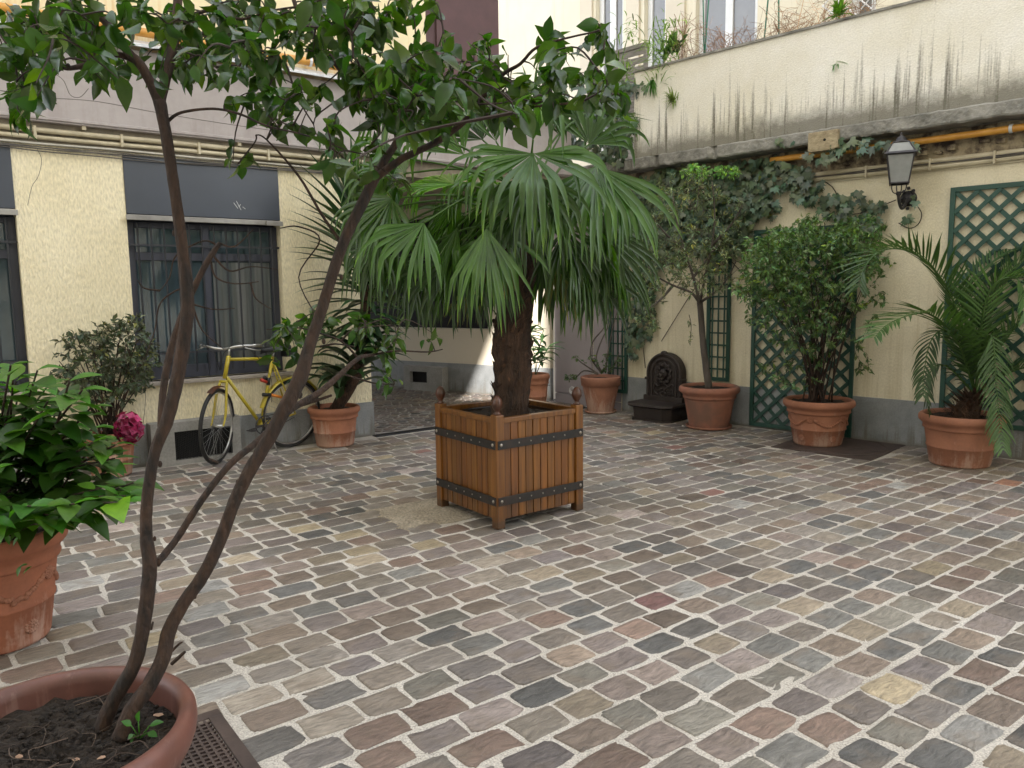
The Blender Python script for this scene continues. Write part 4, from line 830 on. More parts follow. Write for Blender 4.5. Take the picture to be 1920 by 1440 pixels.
for s in (1, -1):
    d = MB(); c = BBp+np.array([s*.165*math.cos(ca), s*.105, s*.165*math.sin(ca)])
    for q in (-.028, .028): tube(d, [c+[q, -.04, 0], c+[q, .04, 0]], .006, 6)
    tube(d, [c+[0, -.045, 0], c+[0, .04, 0]], .006, 6)
    for q in (-.04, .04): tube(d, [c+[-.03, q, 0], c+[.03, q, 0]], .005, 6)
    bb(d, 'pedal', K['lampm'])
d = MB(); tube(d, [BBp+[.0, .045, .083], r_h+[0, .045, .035]], .004, 5); tube(d, [BBp+[0, .045, -.083], r_h+[0, .045, -.035]], .004, 5); bb(d, 'chain', K['strapm'])
d = MB(); tube(d, [BBp+[-.05, .04, -.02], BBp+[-.09, .13, -.262]], .006, 8); bb(d, 'kickstand', K['chrome'])
q = BBp*.55+STt*.45
d = MB(); tube(d, [q+[-.03, .03, .0], q+[-.14, .04, -.035]], .014, 10); bb(d, 'lock', K['orangep']); d = MB(); tube(d, [q+[.05, .02, .01], q+[-.03, .03, 0]], .018, 10); bb(d, 'lock_clamp', K['blackp'])
q = BBp*.35+STt*.65; d = MB(); tube(d, [q+[.03, .02, 0], q+[.10, .03, .03]], .015, 10); bb(d, 'red_lamp', K['redp']); d = MB(); tube(d, [q+[.0, -.0, -.03], q+[0, 0, .04]], .02, 10); blob(d, q+[.04, 0, .04], .022, 8); bb(d, 'lamp_clamp', K['blackp'])

# ---------------------------------------------------------------- plants
def skel_nodes(paths): return np.concatenate([smooth_path(p, 4) for p in paths])
def crown(leafmb, twigmb, nodes, targets, n_leaf, L, wd, kind, trad=.002, spread=.9, up=.25, droop=.35, colf=gcol, lcol=1.0, tail=.55, rad_in=None, jit=.04, n_up=.8):
    targets = [np.asarray(T, float) for T in targets]; targets.sort(key=lambda T: float(np.min(np.linalg.norm(nodes-T, axis=1)))); nodes = np.array(nodes)
    for T in targets:
        D = np.linalg.norm(nodes-T, axis=1); o_ = np.argsort(D)[:6]; i = next((j for j in o_ if D[j] > .05), o_[0]); A = nodes[i]; dd_ = T-A; ln_ = np.linalg.norm(dd_)
        M_ = A+dd_*.5+np.array([0, 0, ln_*.12])+rng.normal(0, ln_*.12, 3); pth = smooth_path([A, M_, T], 4)
        tube(twigmb, pth, np.linspace(trad*(1.2+ln_*3), trad*.6, len(pth)), 4, cap=False)
        nodes = np.concatenate([nodes, pth[3::2]])
        tot = len(pth)-1; nl = max(1, int(n_leaf*rng.uniform(.6, 1.4)))
        for k in range(nl):
            q = 1-tail*rng.random()**1.3 if k else 1.0; x = q*tot; j = min(int(x), tot-1); P = pth[j]*(1-(x-j))+pth[j+1]*(x-j)+rng.normal(0, jit*.15, 3)
            tdir = unit(pth[j+1]-pth[j]); dr = unit(tdir*.6+rng.normal(0, spread, 3)+np.array([0, 0, -droop])); nr = unit(np.array([0, 0, n_up])+rng.normal(0, .55, 3)+dr*.2)
            l = L*rng.uniform(.65, 1.2); leaf(leafmb, P, dr, nr, l, l*wd, kind, colf()*lcol, curl=rng.uniform(.0, .8))
def ell(n, cx, cy, rx, ry, Y, dY, shell=False):
    out = []
    while len(out) < n:
        a, b = rng.uniform(-1, 1, 2)
        if a*a+b*b < 1: out.append(AtY(cx+a*rx, cy+b*ry, Y+rng.normal(0, dY)))
    return out
def pxpath(pts, Y0, Y1=None):   # px polyline at a depth that changes evenly along it
    Y1 = Y0 if Y1 is None else Y1; n = len(pts); return [AtY(p[0], p[1], Y0+(Y1-Y0)*i/(n-1)) for i, p in enumerate(pts)]
def branch(mb, pts, w, Y0, Y1=None, n=12, rough=.03, sub=5, bas=None):
    P = pxpath(pts, Y0, Y1); 
    if bas is not None: P[0] = bas
    Sp = smooth_path(P, sub); k = len(pts); ww = np.interp(np.linspace(0, k-1, len(Sp)), range(k), w); R = [wi*.5*.76*p[1]/F for wi, p in zip(ww, Sp)]
    tube(mb, Sp, R, n, rough=rough); return Sp

# camellia tree in the foreground
ct = thing('camellia_tree', 'tall multi-stemmed camellia with curving brown trunks in the foreground pot', 'tree', (fx, fy, .5))
TB_ = MB(); nodes = []; Yc = fy+.02
b1 = G(190, 1368, .50); b2 = G(226, 1385, .50)
def br(mb, pts, w, Y0, Y1=None, bas=None, keep=True, n=12):
    s = branch(mb, pts, w, Y0, Y1, bas=bas, n=n); 
    if keep: nodes.append(s)
    return s
br(TB_, [(190, 1368), (215, 1310), (250, 1250), (266, 1190), (277, 1110), (281, 1060), (274, 1000), (277, 930), (290, 850), (316, 780), (334, 700), (350, 600), (350, 540), (340, 450), (325, 340), (311, 250), (299, 190)], [44, 38, 36, 36, 36, 36, 30, 28, 28, 32, 33, 32, 30, 27, 26, 27, 30], b1[1], 1.80, b1, keep=False)
br(TB_, [(299, 195), (285, 160), (262, 120), (238, 95), (205, 50), (165, 0), (140, -40)], [26, 24, 22, 20, 19, 18, 16], 1.80, 1.75)
br(TB_, [(298, 200), (310, 150), (322, 100), (330, 40), (336, -40)], [24, 24, 22, 20, 18], 1.80, 1.85)
br(TB_, [(226, 1385), (248, 1330), (280, 1285), (305, 1235), (318, 1180), (345, 1130), (380, 1080), (412, 1015), (440, 940), (470, 880), (505, 820), (545, 745), (566, 700), (580, 650), (600, 590), (625, 510), (650, 440), (680, 380), (702, 335)], [48, 42, 40, 38, 36, 33, 33, 32, 32, 33, 35, 37, 37, 30, 28, 27, 26, 27, 27], b2[1], 2.0, b2, keep=False)
br(TB_, [(702, 335), (722, 300), (745, 262), (735, 238), (702, 213), (665, 165), (622, 110), (590, 70), (560, 25), (545, -20)], [22, 19, 17, 15, 15, 14, 13, 12, 11, 9], 2.0, 2.05)
br(TB_, [(702, 335), (755, 297), (815, 268), (868, 230), (900, 190), (940, 142), (975, 120), (1005, 90), (1060, 72), (1125, 58)], [20, 17, 16, 14, 12, 10, 8, 7, 5, 4], 2.0, 1.72)
br(TB_, [(872, 226), (960, 205), (1040, 196), (1120, 190)], [9, 8, 6, 4], 1.93, 1.75)
br(TB_, [(250, 112), (215, 102), (175, 118), (130, 128), (105, 122), (60, 114), (0, 110), (-40, 108)], [16, 14, 14, 11, 8, 6, 5, 4], 1.8, 1.62)
br(TB_, [(130, 122), (112, 130), (100, 143)], [10, 8, 5], 1.7)
br(TB_, [(60, 114), (40, 125), (44, 148), (45, 180)], [4, 4, 4, 3], 1.66)
br(TB_, [(314, 228), (340, 211), (400, 204), (450, 214), (500, 236), (560, 250), (605, 264), (650, 282)], [9, 7, 6, 6, 5, 4, 4, 3], 1.80, 1.72)
br(TB_, [(330, 40), (400, 18), (450, 36), (510, 20), (560, 12)], [11, 8, 7, 5, 4], 1.84, 1.9)
br(TB_, [(645, 462), (605, 405), (560, 330), (500, 262), (480, 253)], [9, 7, 6, 4, 3], 1.98, 1.9)
br(TB_, [(690, 350), (655, 318), (640, 292), (600, 265)], [9, 7, 5, 3], 2.0, 1.95)
br(TB_, [(598, 600), (560, 520), (600, 450), (560, 425), (525, 428)], [3, 3, 4, 4, 2], 1.97, 1.95, keep=False)
LOW = [(293, 1058), (330, 1012), (378, 938), (430, 872), (478, 832), (515, 798), (545, 768), (600, 735), (640, 700), (672, 672), (700, 665)]
br(TB_, LOW, [20, 18, 17, 17, 17, 18, 18, 16, 13, 11, 8], b1[1]+.05, 2.3)
br(TB_, [(548, 764), (590, 752), (622, 741)], [10, 8, 6], 2.13)
low2 = [[(672, 672), (640, 640), (600, 625), (560, 615), (500, 618)], [(690, 668), (740, 658), (800, 660), (830, 655)], [(640, 700), (700, 718), (740, 720)], [(640, 640), (660, 620), (700, 612), (740, 610)], [(600, 650), (630, 645), (665, 650)]]
for p in low2: br(TB_, p, np.linspace(6, 2.5, len(p)), 2.3, 2.25)
br(TB_, [(302, 805), (305, 740), (318, 665), (338, 600), (366, 535), (392, 485), (412, 456)], [17, 18, 17, 16, 15, 14, 11], 1.82, 1.95, keep=False)
bare = [[(412, 456), (440, 462), (475, 430)], [(408, 460), (380, 452), (330, 480), (318, 520), (300, 545)], [(366, 535), (330, 545), (300, 570), (290, 620), (275, 660)], [(395, 490), (405, 520), (440, 532), (485, 528)], [(400, 480), (430, 508), (470, 500), (520, 505)], [(360, 570), (400, 580), (440, 578)], [(362, 575), (380, 620), (420, 655)], [(470, 530), (480, 560), (510, 580)], [(300, 545), (270, 540), (258, 525)]]
for p in bare: br(TB_, p, np.linspace(6, 2, len(p)), 1.95, 1.92, keep=False, n=6)
br(TB_, [(322, 1245), (340, 1228), (347, 1222)], [10, 9, 7], 1.83, keep=False, n=8); br(TB_, [(318, 1225), (335, 1208), (342, 1204)], [8, 6, 4], 1.85, keep=False, n=8)
br(TB_, [(283, 1180), (287, 1166)], [8, 5], 1.80, keep=False, n=6); br(TB_, [(410, 868), (392, 860)], [7, 5], 1.9, keep=False, n=6)
for (kx, ky, ks, kY) in ((327, 437, 9, 1.8), (313, 302, 8, 1.8), (345, 452, 7, 1.8), (607, 640, 8, 2.0), (562, 740, 11, 1.98), (500, 800, 9, 2.0), (365, 1118, 8, 1.98), (268, 1215, 8, 1.75), (300, 870, 9, 1.79), (334, 640, 8, 1.8), (640, 520, 7, 2.0), (446, 905, 9, 2.0), (290, 1010, 7, 1.78)):
    P = AtY(kx, ky, kY-.018); blob(TB_, P, ks*.5*kY/F, 8, (1, 1, 1.5))
TB_.build('trunk', K['bark'], ct, smooth=True)
ND = np.concatenate(nodes); LMB, TMB = MB(), MB()
clumps = [(60, 50, 80, 60, 34), (150, 50, 80, 60, 30), (130, 110, 110, 30, 22), (45, 168, 34, 26, 16), (50, 205, 20, 20, 8), (200, 140, 60, 14, 9), (250, 25, 50, 35, 12), (20, 100, 40, 30, 9), (300, 110, 30, 40, 9),
 (380, 50, 80, 50, 40), (480, 50, 80, 60, 34), (430, 110, 90, 45, 30), (350, 130, 40, 30, 9), (560, 50, 60, 55, 22), (520, 165, 50, 40, 9), (480, 190, 60, 22, 9), (640, 30, 80, 45, 34), (720, 25, 70, 35, 26), (800, 5, 35, 12, 6), (620, 95, 60, 30, 16), (690, 80, 40, 30, 8),
 (570, 200, 60, 40, 13), (600, 240, 50, 25, 8), (680, 150, 50, 40, 28), (760, 150, 70, 45, 34), (740, 205, 70, 40, 26), (830, 130, 70, 40, 30), (850, 185, 60, 40, 22), (910, 110, 50, 40, 16), (930, 170, 60, 40, 22), (1000, 170, 60, 40, 18), (980, 205, 60, 25, 12),
 (1050, 110, 50, 45, 14), (1090, 160, 60, 40, 16), (1125, 75, 35, 30, 9), (1140, 180, 40, 22, 10), (735, 330, 40, 30, 7), (650, 285, 40, 25, 5), (455, 305, 45, 10, 4), (800, 235, 50, 20, 8), (780, 90, 30, 20, 4)]
TG = []
for cx, cy, rx, ry, n in clumps: TG += ell(int(n*.84), cx, cy, rx, ry, 1.9 if cx > 350 else 1.75, .20)
crown(LMB, TMB, ND, TG, 4.4, .048, .58, 0, .0016, spread=.75, droop=.5, n_up=.7)
TG = []
for cx, cy, rx, ry, n in [(520, 630, 40, 22, 10), (600, 612, 50, 22, 14), (690, 615, 50, 22, 14), (740, 640, 55, 25, 10), (812, 640, 18, 14, 4), (735, 752, 10, 10, 1), (735, 712, 22, 16, 5), (510, 688, 15, 8, 2), (575, 660, 40, 12, 5), (560, 600, 25, 12, 4), (790, 690, 10, 10, 1)]: TG += ell(int(n*.62), cx, cy, rx, ry, 2.3, .12)
crown(LMB, TMB, ND, TG, 5, .044, .52, 0, .0014, spread=.75, droop=.3)
LMB.build('leaves', K['camleaf'], ct, smooth=True); TMB.build('twigs', K['twig'], ct)
# small weed in the foreground pot
wt = thing('weed', 'small pale green weed seedling in the soil of the foreground pot', 'plant', tuple(G(262, 1385, .50)))
d = MB(); b = G(262, 1385, .505)
for (tx, ty, l) in ((232, 1352, 1), (258, 1338, 1), (300, 1352, 1), (240, 1385, .9), (243, 1392, .8), (292, 1378, 1)):
    p = AtY(tx, ty, b[1]-.01); m_ = (b+p)/2+np.array([0, 0, .01]); tube(d, [b, m_], .0016, 4, col=(1.4, 1.5, 1.2)); leaf(d, m_, p-m_, (0, -.4, 1), np.linalg.norm(p-m_)*1.2, .017*l, 0, (1.3, 1.45, 1.6), .2)
d.build('weed_leaves', K['hydleaf'], wt, smooth=True)

# hydrangea
hy = thing('hydrangea', 'hydrangea with large bright green leaves and one crimson flower head at the left edge', 'shrub', (*P_HY, .46))
SM, LMB = MB(), MB(); base = np.array([*P_HY, .45]); HN = []
tips = [(20, 660), (70, 670), (-20, 700), (130, 690), (60, 730), (170, 740), (10, 770), (110, 770), (200, 800), (60, 810), (150, 830), (220, 850), (0, 840), (100, 870), (190, 890), (235, 905), (50, 900), (140, 920), (0, 930), (90, 940), (-60, 740), (-70, 850), (30, 690), (215, 810), (175, 780), (-40, 920), (250, 880), (120, 720)]
for tx, ty in tips+[(tx_+rng.uniform(-40, 30), ty_+rng.uniform(5, 45)) for tx_, ty_ in tips]:
    Y = 3.14+rng.uniform(-.38, .22)-(.25 if ty > 850 else 0); P = AtY(tx, ty+25, Y); M_ = (base+P)/2+np.array([0, 0, .05])+rng.normal(0, .03, 3); b0 = base+np.array([rng.normal(0, .06), rng.normal(0, .06), 0])
    pth = smooth_path([b0, M_, P], 5); tube(SM, pth, np.linspace(.006, .0035, len(pth)), 6); dr = unit(pth[-1]-pth[-3])
    for k in range(9):
        a = k*2.4+rng.uniform(0, 1); q = 1-.05*k; x = q*(len(pth)-1); j = min(int(x), len(pth)-2); PP = pth[j]*(1-(x-j))+pth[j+1]*(x-j)
        h_ = np.array([math.cos(a), math.sin(a), rng.uniform(-.05, .55)-.05*k]); L = rng.uniform(.115, .175)*(.65 if k < 2 else 1); leaf(LMB, PP, unit(h_+dr*.3), np.array([0, 0, 1])-h_*.2+rng.normal(0, .15, 3), L, L*.56, 0, gcol(.30, .012)*(1.25 if k < 3 else .7), curl=rng.uniform(.1, .6))  # leaves below the tip tinted darker: shaded interior put into their colour
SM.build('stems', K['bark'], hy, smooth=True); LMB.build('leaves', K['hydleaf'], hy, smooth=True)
fc = AtY(243, 802, 3.05); d = MB()
for i in range(80):
    a, b = rng.uniform(0, 6.28), math.acos(rng.uniform(-1, 1)); n_ = np.array([math.sin(b)*math.cos(a), math.sin(b)*math.sin(a), math.cos(b)]); P = fc+n_*np.array([.046, .045, .056])*rng.uniform(.6, 1.15); s1 = unit(np.cross(n_, rng.normal(0, 1, 3))); s2 = np.cross(n_, s1)
    c = np.array([1, 1, 1])*rng.uniform(.6, 1.5)*(np.array([1.6, 6, 2.4]) if rng.random() < .12 else 1)
    for k in range(4):
        th = k*math.pi/2; u_ = s1*math.cos(th)+s2*math.sin(th); leaf(d, P, u_+n_*.35, n_, .022, .02, 1, c, .2)
d.build('flower_head', K['petal'], hy)
for pts, Y in (([(0, 868), (60, 885), (120, 885), (170, 870), (215, 850)], 2.9), ([(-10, 786), (50, 770), (80, 738), (90, 720)], 2.92)): d = MB(); tube(d, smooth_path(pxpath(pts, Y), 5), .0022, 5, col=(1.6, 1.5, 1.8)); d.build('creeper_stem', K['hydleaf'], hy, smooth=True)
d = MB()
for px_, py_ in ((20, 1012), (45, 1015), (35, 1005), (60, 1068), (68, 1072), (48, 1070)):
    leaf(d, AtY(px_-8, py_-10, 2.92), (rng.normal(), -.3, -.4), (0, -.3, 1), .045, .02, 0, (1.6, 1.4, 2))
d.build('creeper_leaves', K['hydleaf'], hy, smooth=True)

# grey-green shrub by the left wall
bu = thing('shrub', 'rounded grey-green shrub against the yellow wall, left of the barred window', 'shrub', (*P_BU, .33))
SM, LMB, TMB = MB(), MB(), MB(); base = np.array([*P_BU, .33]); NN = []
for i in range(22):
    tx, ty = rng.uniform(110, 285), rng.uniform(620, 720); P = AtY(tx, ty, 6.3+rng.uniform(-.3, .3)); M_ = base*.5+P*.5+np.array([0, 0, .04]); b0 = base+np.array([rng.normal(0, .04), rng.normal(0, .03), 0]); pth = smooth_path([b0, M_, P], 5); tube(SM, pth, np.linspace(.009, .003, len(pth)), 5); NN.append(pth[4:])
SM.build('stems', K['bark'], bu, smooth=True); NN = np.concatenate(NN); TG = []
for cx, cy, rx, ry, n in ((150, 670, 55, 60, 75), (230, 650, 60, 55, 95), (200, 700, 85, 45, 95), (265, 680, 30, 50, 35), (125, 720, 35, 30, 25), (130, 625, 25, 15, 8), (250, 600, 25, 12, 8), (190, 745, 60, 15, 16), (275, 725, 12, 10, 3)): TG += ell(n, cx, cy, rx, ry, 6.3, .22)
crown(LMB, TMB, NN, TG, 8, .058, .46, 1, .002, spread=.8, droop=.05)
LMB.build('leaves', K['bush'], bu); TMB.build('twigs', K['twig'], bu)

# yucca
yu = thing('yucca', 'tall dark green spiky-leaved plant beside the corner of the yellow house', 'plant', (*P_YU, .35))
SM, LMB = MB(), MB(); b = np.array([*P_YU, .34]); st = smooth_path([b, AtY(668, 700, 7.35), AtY(684, 600, 7.3), AtY(680, 500, 7.3), AtY(668, 400, 7.3)], 6); tube(SM, st, np.linspace(.06, .035, len(st)), 10, rough=.08); SM.build('stem', K['trunkf'], yu, smooth=True)
for i in range(150):
    q = i/149; P = st[int(min(len(st)-1, (.42+.58*q)*(len(st)-1)))]; a = i*2.4; e = -.25+1.5*q**1.5+rng.normal(0, .12); dr = np.array([math.cos(a)*math.cos(e), math.sin(a)*math.cos(e), math.sin(e)])
    L = (.30+.50*min(1, q*1.8))*rng.uniform(.85, 1.12); strap(LMB, P, dr, L, .068, .30+.5*(1-q), col=gcol(.2, 0))
for i in range(46):
    P = st[rng.integers(2, 9)]+np.array([rng.normal(0, .03), rng.normal(0, .03), rng.uniform(.0, .12)]); a = rng.uniform(0, 6.28); strap(LMB, P, (math.cos(a), math.sin(a), .75), rng.uniform(.45, .68), .095, 1.75, col=gcol(.15, 0)*.9)
LMB.build('leaves', K['yucca'], yu, smooth=True)

# fan palm
fp = thing('fan_palm', 'fan palm with shaggy brown trunk growing in the wooden planter', 'palm tree', (*PC, .63))
KC = AtY(985, 372, 5.16); SM = MB(); TP = smooth_path([(PC[0]+.01, PC[1], .60), AtY(962, 700, 5.16), AtY(961, 620, 5.16), AtY(972, 520, 5.15), AtY(984, 430, 5.15), KC], 10)
tube(SM, TP, np.interp(np.linspace(0, 1, len(TP)), [0, .12, .35, .5, .8, 1], [.135, .12, .128, .11, .10, .06]), 22, rough=.07, col=(.8, .8, .8))
for i in range(420):
    q = rng.random(); x = q*(len(TP)-1); j = min(int(x), len(TP)-2); P = TP[j]; a = rng.uniform(0, 6.28); r = .118 if q < .5 else .10; o = np.array([math.cos(a), math.sin(a), 0]); big = rng.random() < .45
    if big: strap(SM, P+o*(r-.01), unit(o*.35+np.array([-math.sin(a), math.cos(a), 0])*rng.normal(0, .3)+np.array([0, 0, .9])), rng.uniform(.05, .11), rng.uniform(.03, .06), rng.uniform(-.8, .8), 4, col=np.array([1, .95, .9])*rng.uniform(.5, 1.7))
    else: strap(SM, P+o*r, unit(o*.6+rng.normal(0, .5, 3)+[0, 0, .3]), rng.uniform(.03, .08), .005, .8, 3, col=np.array([1.1, 1, .85])*rng.uniform(.8, 2.4))
SM.build('trunk', K['trunkf'], fp, smooth=True)
def fan(hub, axis, nrm, R, spread=1.9, nseg=34, droop=2.0, col=(1, 1, 1), pet=True, start=None):
    d = MB(); A = unit(axis); N = unit(nrm-A*(nrm @ A)); Rt = np.cross(A, N); hub = np.array(hub)
    if pet:
        s_ = KC+np.array([rng.normal(0, .03), rng.normal(0, .03), rng.uniform(-.25, .1)]) if start is None else start
        m1 = s_+(hub-s_)*.5+np.array([0, 0, .10*np.linalg.norm(hub-s_)]); tube(d, smooth_path([s_, m1, hub], 6), np.linspace(.010, .006, 13), 6, col=np.array([1.3, 1.25, .8]))
    k = 11; tipc = np.array([2.0, 1.6, 1.2]); c0 = np.array(col)
    for i in range(nseg):
        a = -spread+2*spread*i/(nseg-1)+rng.normal(0, .030); dr = unit(A*math.cos(a)+Rt*math.sin(a)+N*.12*math.cos(a*.8)); L = R*(.80+.20*math.cos(a*.6))*rng.uniform(.78, 1.12)
        if rng.random() < .06: continue
        s = unit(np.cross(dr, N)); P = hub.copy(); V, cc = [], []; h_ = L/k; wm = min(.047, 2*spread/nseg*R*.50); dp = droop*rng.uniform(.6, 1.9); gc = c0*math.exp(rng.normal(0, .12)); kink = rng.uniform(.35, .65) if rng.random() < .6 else 2
        tp = gc*tipc if rng.random() < .45 else gc
        for j in range(k+1):
            t = j/k; n_ = unit(np.cross(s, dr)); w = wm*(t/.45 if t < .45 else max(.06, 1-((t-.45)/.55)**1.8*.95))*.5
            V += [P-s*w+n_*w*.5, P-n_*w*.15, P+s*w+n_*w*.5]; cc += [gc if t < .9 else tp]*3
            P = P+dr*h_; f_ = (max(0, t-.28)**1.0)*dp/k*4.6
            if t-.5/k < kink <= t+.5/k: f_ += 1.5
            dr = unit(dr+np.array([0, 0, -1.0])*f_); s = unit(s-dr*(s @ dr))
        d.add(V, [f for j in range(k) for f in ((3*j, 3*j+1, 3*j+4, 3*j+3), (3*j+1, 3*j+2, 3*j+5, 3*j+4))], np.array(cc))
    d.build('frond', K['palm'], fp, smooth=True)
FANS = [  # hub px, depth, axis, normal, R, spread, segments, droop, tint (inner shade and backlight put into the colour)
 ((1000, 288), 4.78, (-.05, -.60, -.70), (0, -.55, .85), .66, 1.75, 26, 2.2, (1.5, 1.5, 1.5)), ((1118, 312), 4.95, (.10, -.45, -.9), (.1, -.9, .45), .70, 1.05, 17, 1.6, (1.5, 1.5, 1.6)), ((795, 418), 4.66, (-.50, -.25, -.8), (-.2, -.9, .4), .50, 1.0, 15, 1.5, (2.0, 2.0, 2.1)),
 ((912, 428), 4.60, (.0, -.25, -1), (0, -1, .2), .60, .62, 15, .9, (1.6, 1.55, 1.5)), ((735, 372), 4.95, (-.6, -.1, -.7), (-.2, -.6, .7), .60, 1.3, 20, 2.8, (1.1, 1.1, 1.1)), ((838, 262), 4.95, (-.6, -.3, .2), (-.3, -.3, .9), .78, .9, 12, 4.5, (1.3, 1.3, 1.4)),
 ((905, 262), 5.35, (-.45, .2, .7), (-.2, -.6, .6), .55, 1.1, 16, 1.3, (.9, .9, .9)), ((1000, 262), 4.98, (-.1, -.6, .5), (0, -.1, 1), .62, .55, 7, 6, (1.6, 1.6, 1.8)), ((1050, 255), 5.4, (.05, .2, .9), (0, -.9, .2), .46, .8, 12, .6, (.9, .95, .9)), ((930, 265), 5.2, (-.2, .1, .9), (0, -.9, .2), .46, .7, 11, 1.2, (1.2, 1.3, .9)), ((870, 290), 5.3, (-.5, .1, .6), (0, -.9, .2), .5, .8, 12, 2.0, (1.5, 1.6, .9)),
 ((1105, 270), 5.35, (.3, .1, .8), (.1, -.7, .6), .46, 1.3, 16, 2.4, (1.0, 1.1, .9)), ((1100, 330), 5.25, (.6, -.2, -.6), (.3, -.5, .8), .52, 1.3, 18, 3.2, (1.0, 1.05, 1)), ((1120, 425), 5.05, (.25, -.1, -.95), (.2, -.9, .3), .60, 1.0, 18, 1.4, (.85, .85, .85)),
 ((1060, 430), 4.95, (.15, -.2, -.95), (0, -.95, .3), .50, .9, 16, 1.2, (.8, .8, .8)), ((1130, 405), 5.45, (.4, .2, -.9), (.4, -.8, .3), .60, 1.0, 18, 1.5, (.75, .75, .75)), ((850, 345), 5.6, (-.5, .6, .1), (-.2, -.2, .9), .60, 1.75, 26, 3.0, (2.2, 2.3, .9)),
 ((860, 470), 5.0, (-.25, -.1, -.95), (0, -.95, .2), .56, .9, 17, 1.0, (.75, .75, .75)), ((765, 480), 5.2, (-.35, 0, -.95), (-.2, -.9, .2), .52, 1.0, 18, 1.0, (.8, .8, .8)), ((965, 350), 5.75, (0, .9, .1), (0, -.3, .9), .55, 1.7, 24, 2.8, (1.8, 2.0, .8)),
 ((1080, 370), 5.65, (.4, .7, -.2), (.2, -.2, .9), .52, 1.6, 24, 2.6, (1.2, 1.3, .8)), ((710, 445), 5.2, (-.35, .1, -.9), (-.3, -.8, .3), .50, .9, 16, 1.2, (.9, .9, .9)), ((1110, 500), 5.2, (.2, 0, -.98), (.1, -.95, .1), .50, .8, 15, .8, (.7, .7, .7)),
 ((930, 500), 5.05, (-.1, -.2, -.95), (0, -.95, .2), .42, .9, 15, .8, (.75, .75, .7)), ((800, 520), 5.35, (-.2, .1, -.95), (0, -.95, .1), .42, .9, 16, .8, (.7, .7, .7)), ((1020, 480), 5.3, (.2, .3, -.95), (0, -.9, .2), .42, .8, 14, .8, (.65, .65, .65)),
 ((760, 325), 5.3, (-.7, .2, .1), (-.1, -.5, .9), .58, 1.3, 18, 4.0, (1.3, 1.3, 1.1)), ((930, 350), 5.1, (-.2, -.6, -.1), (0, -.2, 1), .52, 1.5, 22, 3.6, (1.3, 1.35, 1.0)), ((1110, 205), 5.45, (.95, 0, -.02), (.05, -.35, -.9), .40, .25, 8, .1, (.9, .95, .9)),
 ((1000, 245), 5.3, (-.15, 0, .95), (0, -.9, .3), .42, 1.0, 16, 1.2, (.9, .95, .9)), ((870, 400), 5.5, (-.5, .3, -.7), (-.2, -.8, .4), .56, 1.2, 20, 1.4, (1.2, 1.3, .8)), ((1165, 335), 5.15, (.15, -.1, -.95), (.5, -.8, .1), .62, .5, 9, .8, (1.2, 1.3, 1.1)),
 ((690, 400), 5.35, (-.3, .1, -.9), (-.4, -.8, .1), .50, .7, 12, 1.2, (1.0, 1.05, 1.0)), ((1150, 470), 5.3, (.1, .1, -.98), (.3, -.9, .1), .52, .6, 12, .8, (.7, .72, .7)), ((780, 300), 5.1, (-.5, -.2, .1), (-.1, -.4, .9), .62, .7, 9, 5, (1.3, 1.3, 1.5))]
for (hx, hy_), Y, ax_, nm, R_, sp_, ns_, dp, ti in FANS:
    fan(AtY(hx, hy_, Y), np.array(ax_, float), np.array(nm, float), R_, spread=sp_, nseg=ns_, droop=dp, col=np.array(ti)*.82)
for i in range(16):
    a = i*2.39996; q = rng.random(); r = rng.uniform(.30, .52); hub = KC+np.array([r*math.cos(a), r*math.sin(a)*.9, rng.uniform(-.42, .12)])
    fan(hub, np.array([math.cos(a)*.35, math.sin(a)*.35, -.95]), np.array([math.cos(a), math.sin(a), .35]), rng.uniform(.48, .62), spread=rng.uniform(.6, 1.15), nseg=int(rng.uniform(12, 19)), droop=rng.uniform(.9, 2.2), col=np.array([1, 1, rng.uniform(.7, 1.1)])*rng.uniform(.65, 1.25))

for (hx, hy_), Y, a_ in (((940, 470), 5.05, (-.1, -.2, -1)), ((1040, 500), 5.0, (.15, -.2, -1)), ((890, 520), 5.3, (-.2, .1, -1))):
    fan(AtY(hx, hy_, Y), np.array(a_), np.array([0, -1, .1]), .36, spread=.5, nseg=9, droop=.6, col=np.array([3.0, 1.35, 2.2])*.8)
# feathery date palm
dpm = thing('date_palm', 'feathery-leaved palm with arching fronds in the nearest pot by the right wall', 'palm tree', (*P_DA, .38))
SM = MB(); hb_ = AtY(1828, 740, 6.4); b = np.array([*P_DA, .38])
tube(SM, [b+[0.02, 0, -.02], b+[.03, 0, .06], hb_], [.13, .10, .07], 14, rough=.15)
for i in range(260):
    a = rng.uniform(0, 6.28); r = rng.uniform(.02, .22); P = b+np.array([r*math.cos(a), r*math.sin(a), .02+.14*max(0, 1-r/.2)]); strap(SM, P, unit([rng.normal(), rng.normal(), rng.normal()*.4]), rng.uniform(.06, .14), .006, .5, 4, col=np.array([1.1, 1, .9])*rng.uniform(.6, 2.2))
for i in range(40):
    a = rng.uniform(0, 6.28); o = np.array([math.cos(a), math.sin(a), 0]); P = b+(hb_-b)*rng.uniform(.2, 1)+o*.06; strap(SM, P, unit(o+[0, 0, .9]), rng.uniform(.08, .2), .03, .3, 4, col=np.array([1.1, .9, .7])*rng.uniform(.6, 1.8))
SM.build('trunk', K['trunkf'], dpm, smooth=True)
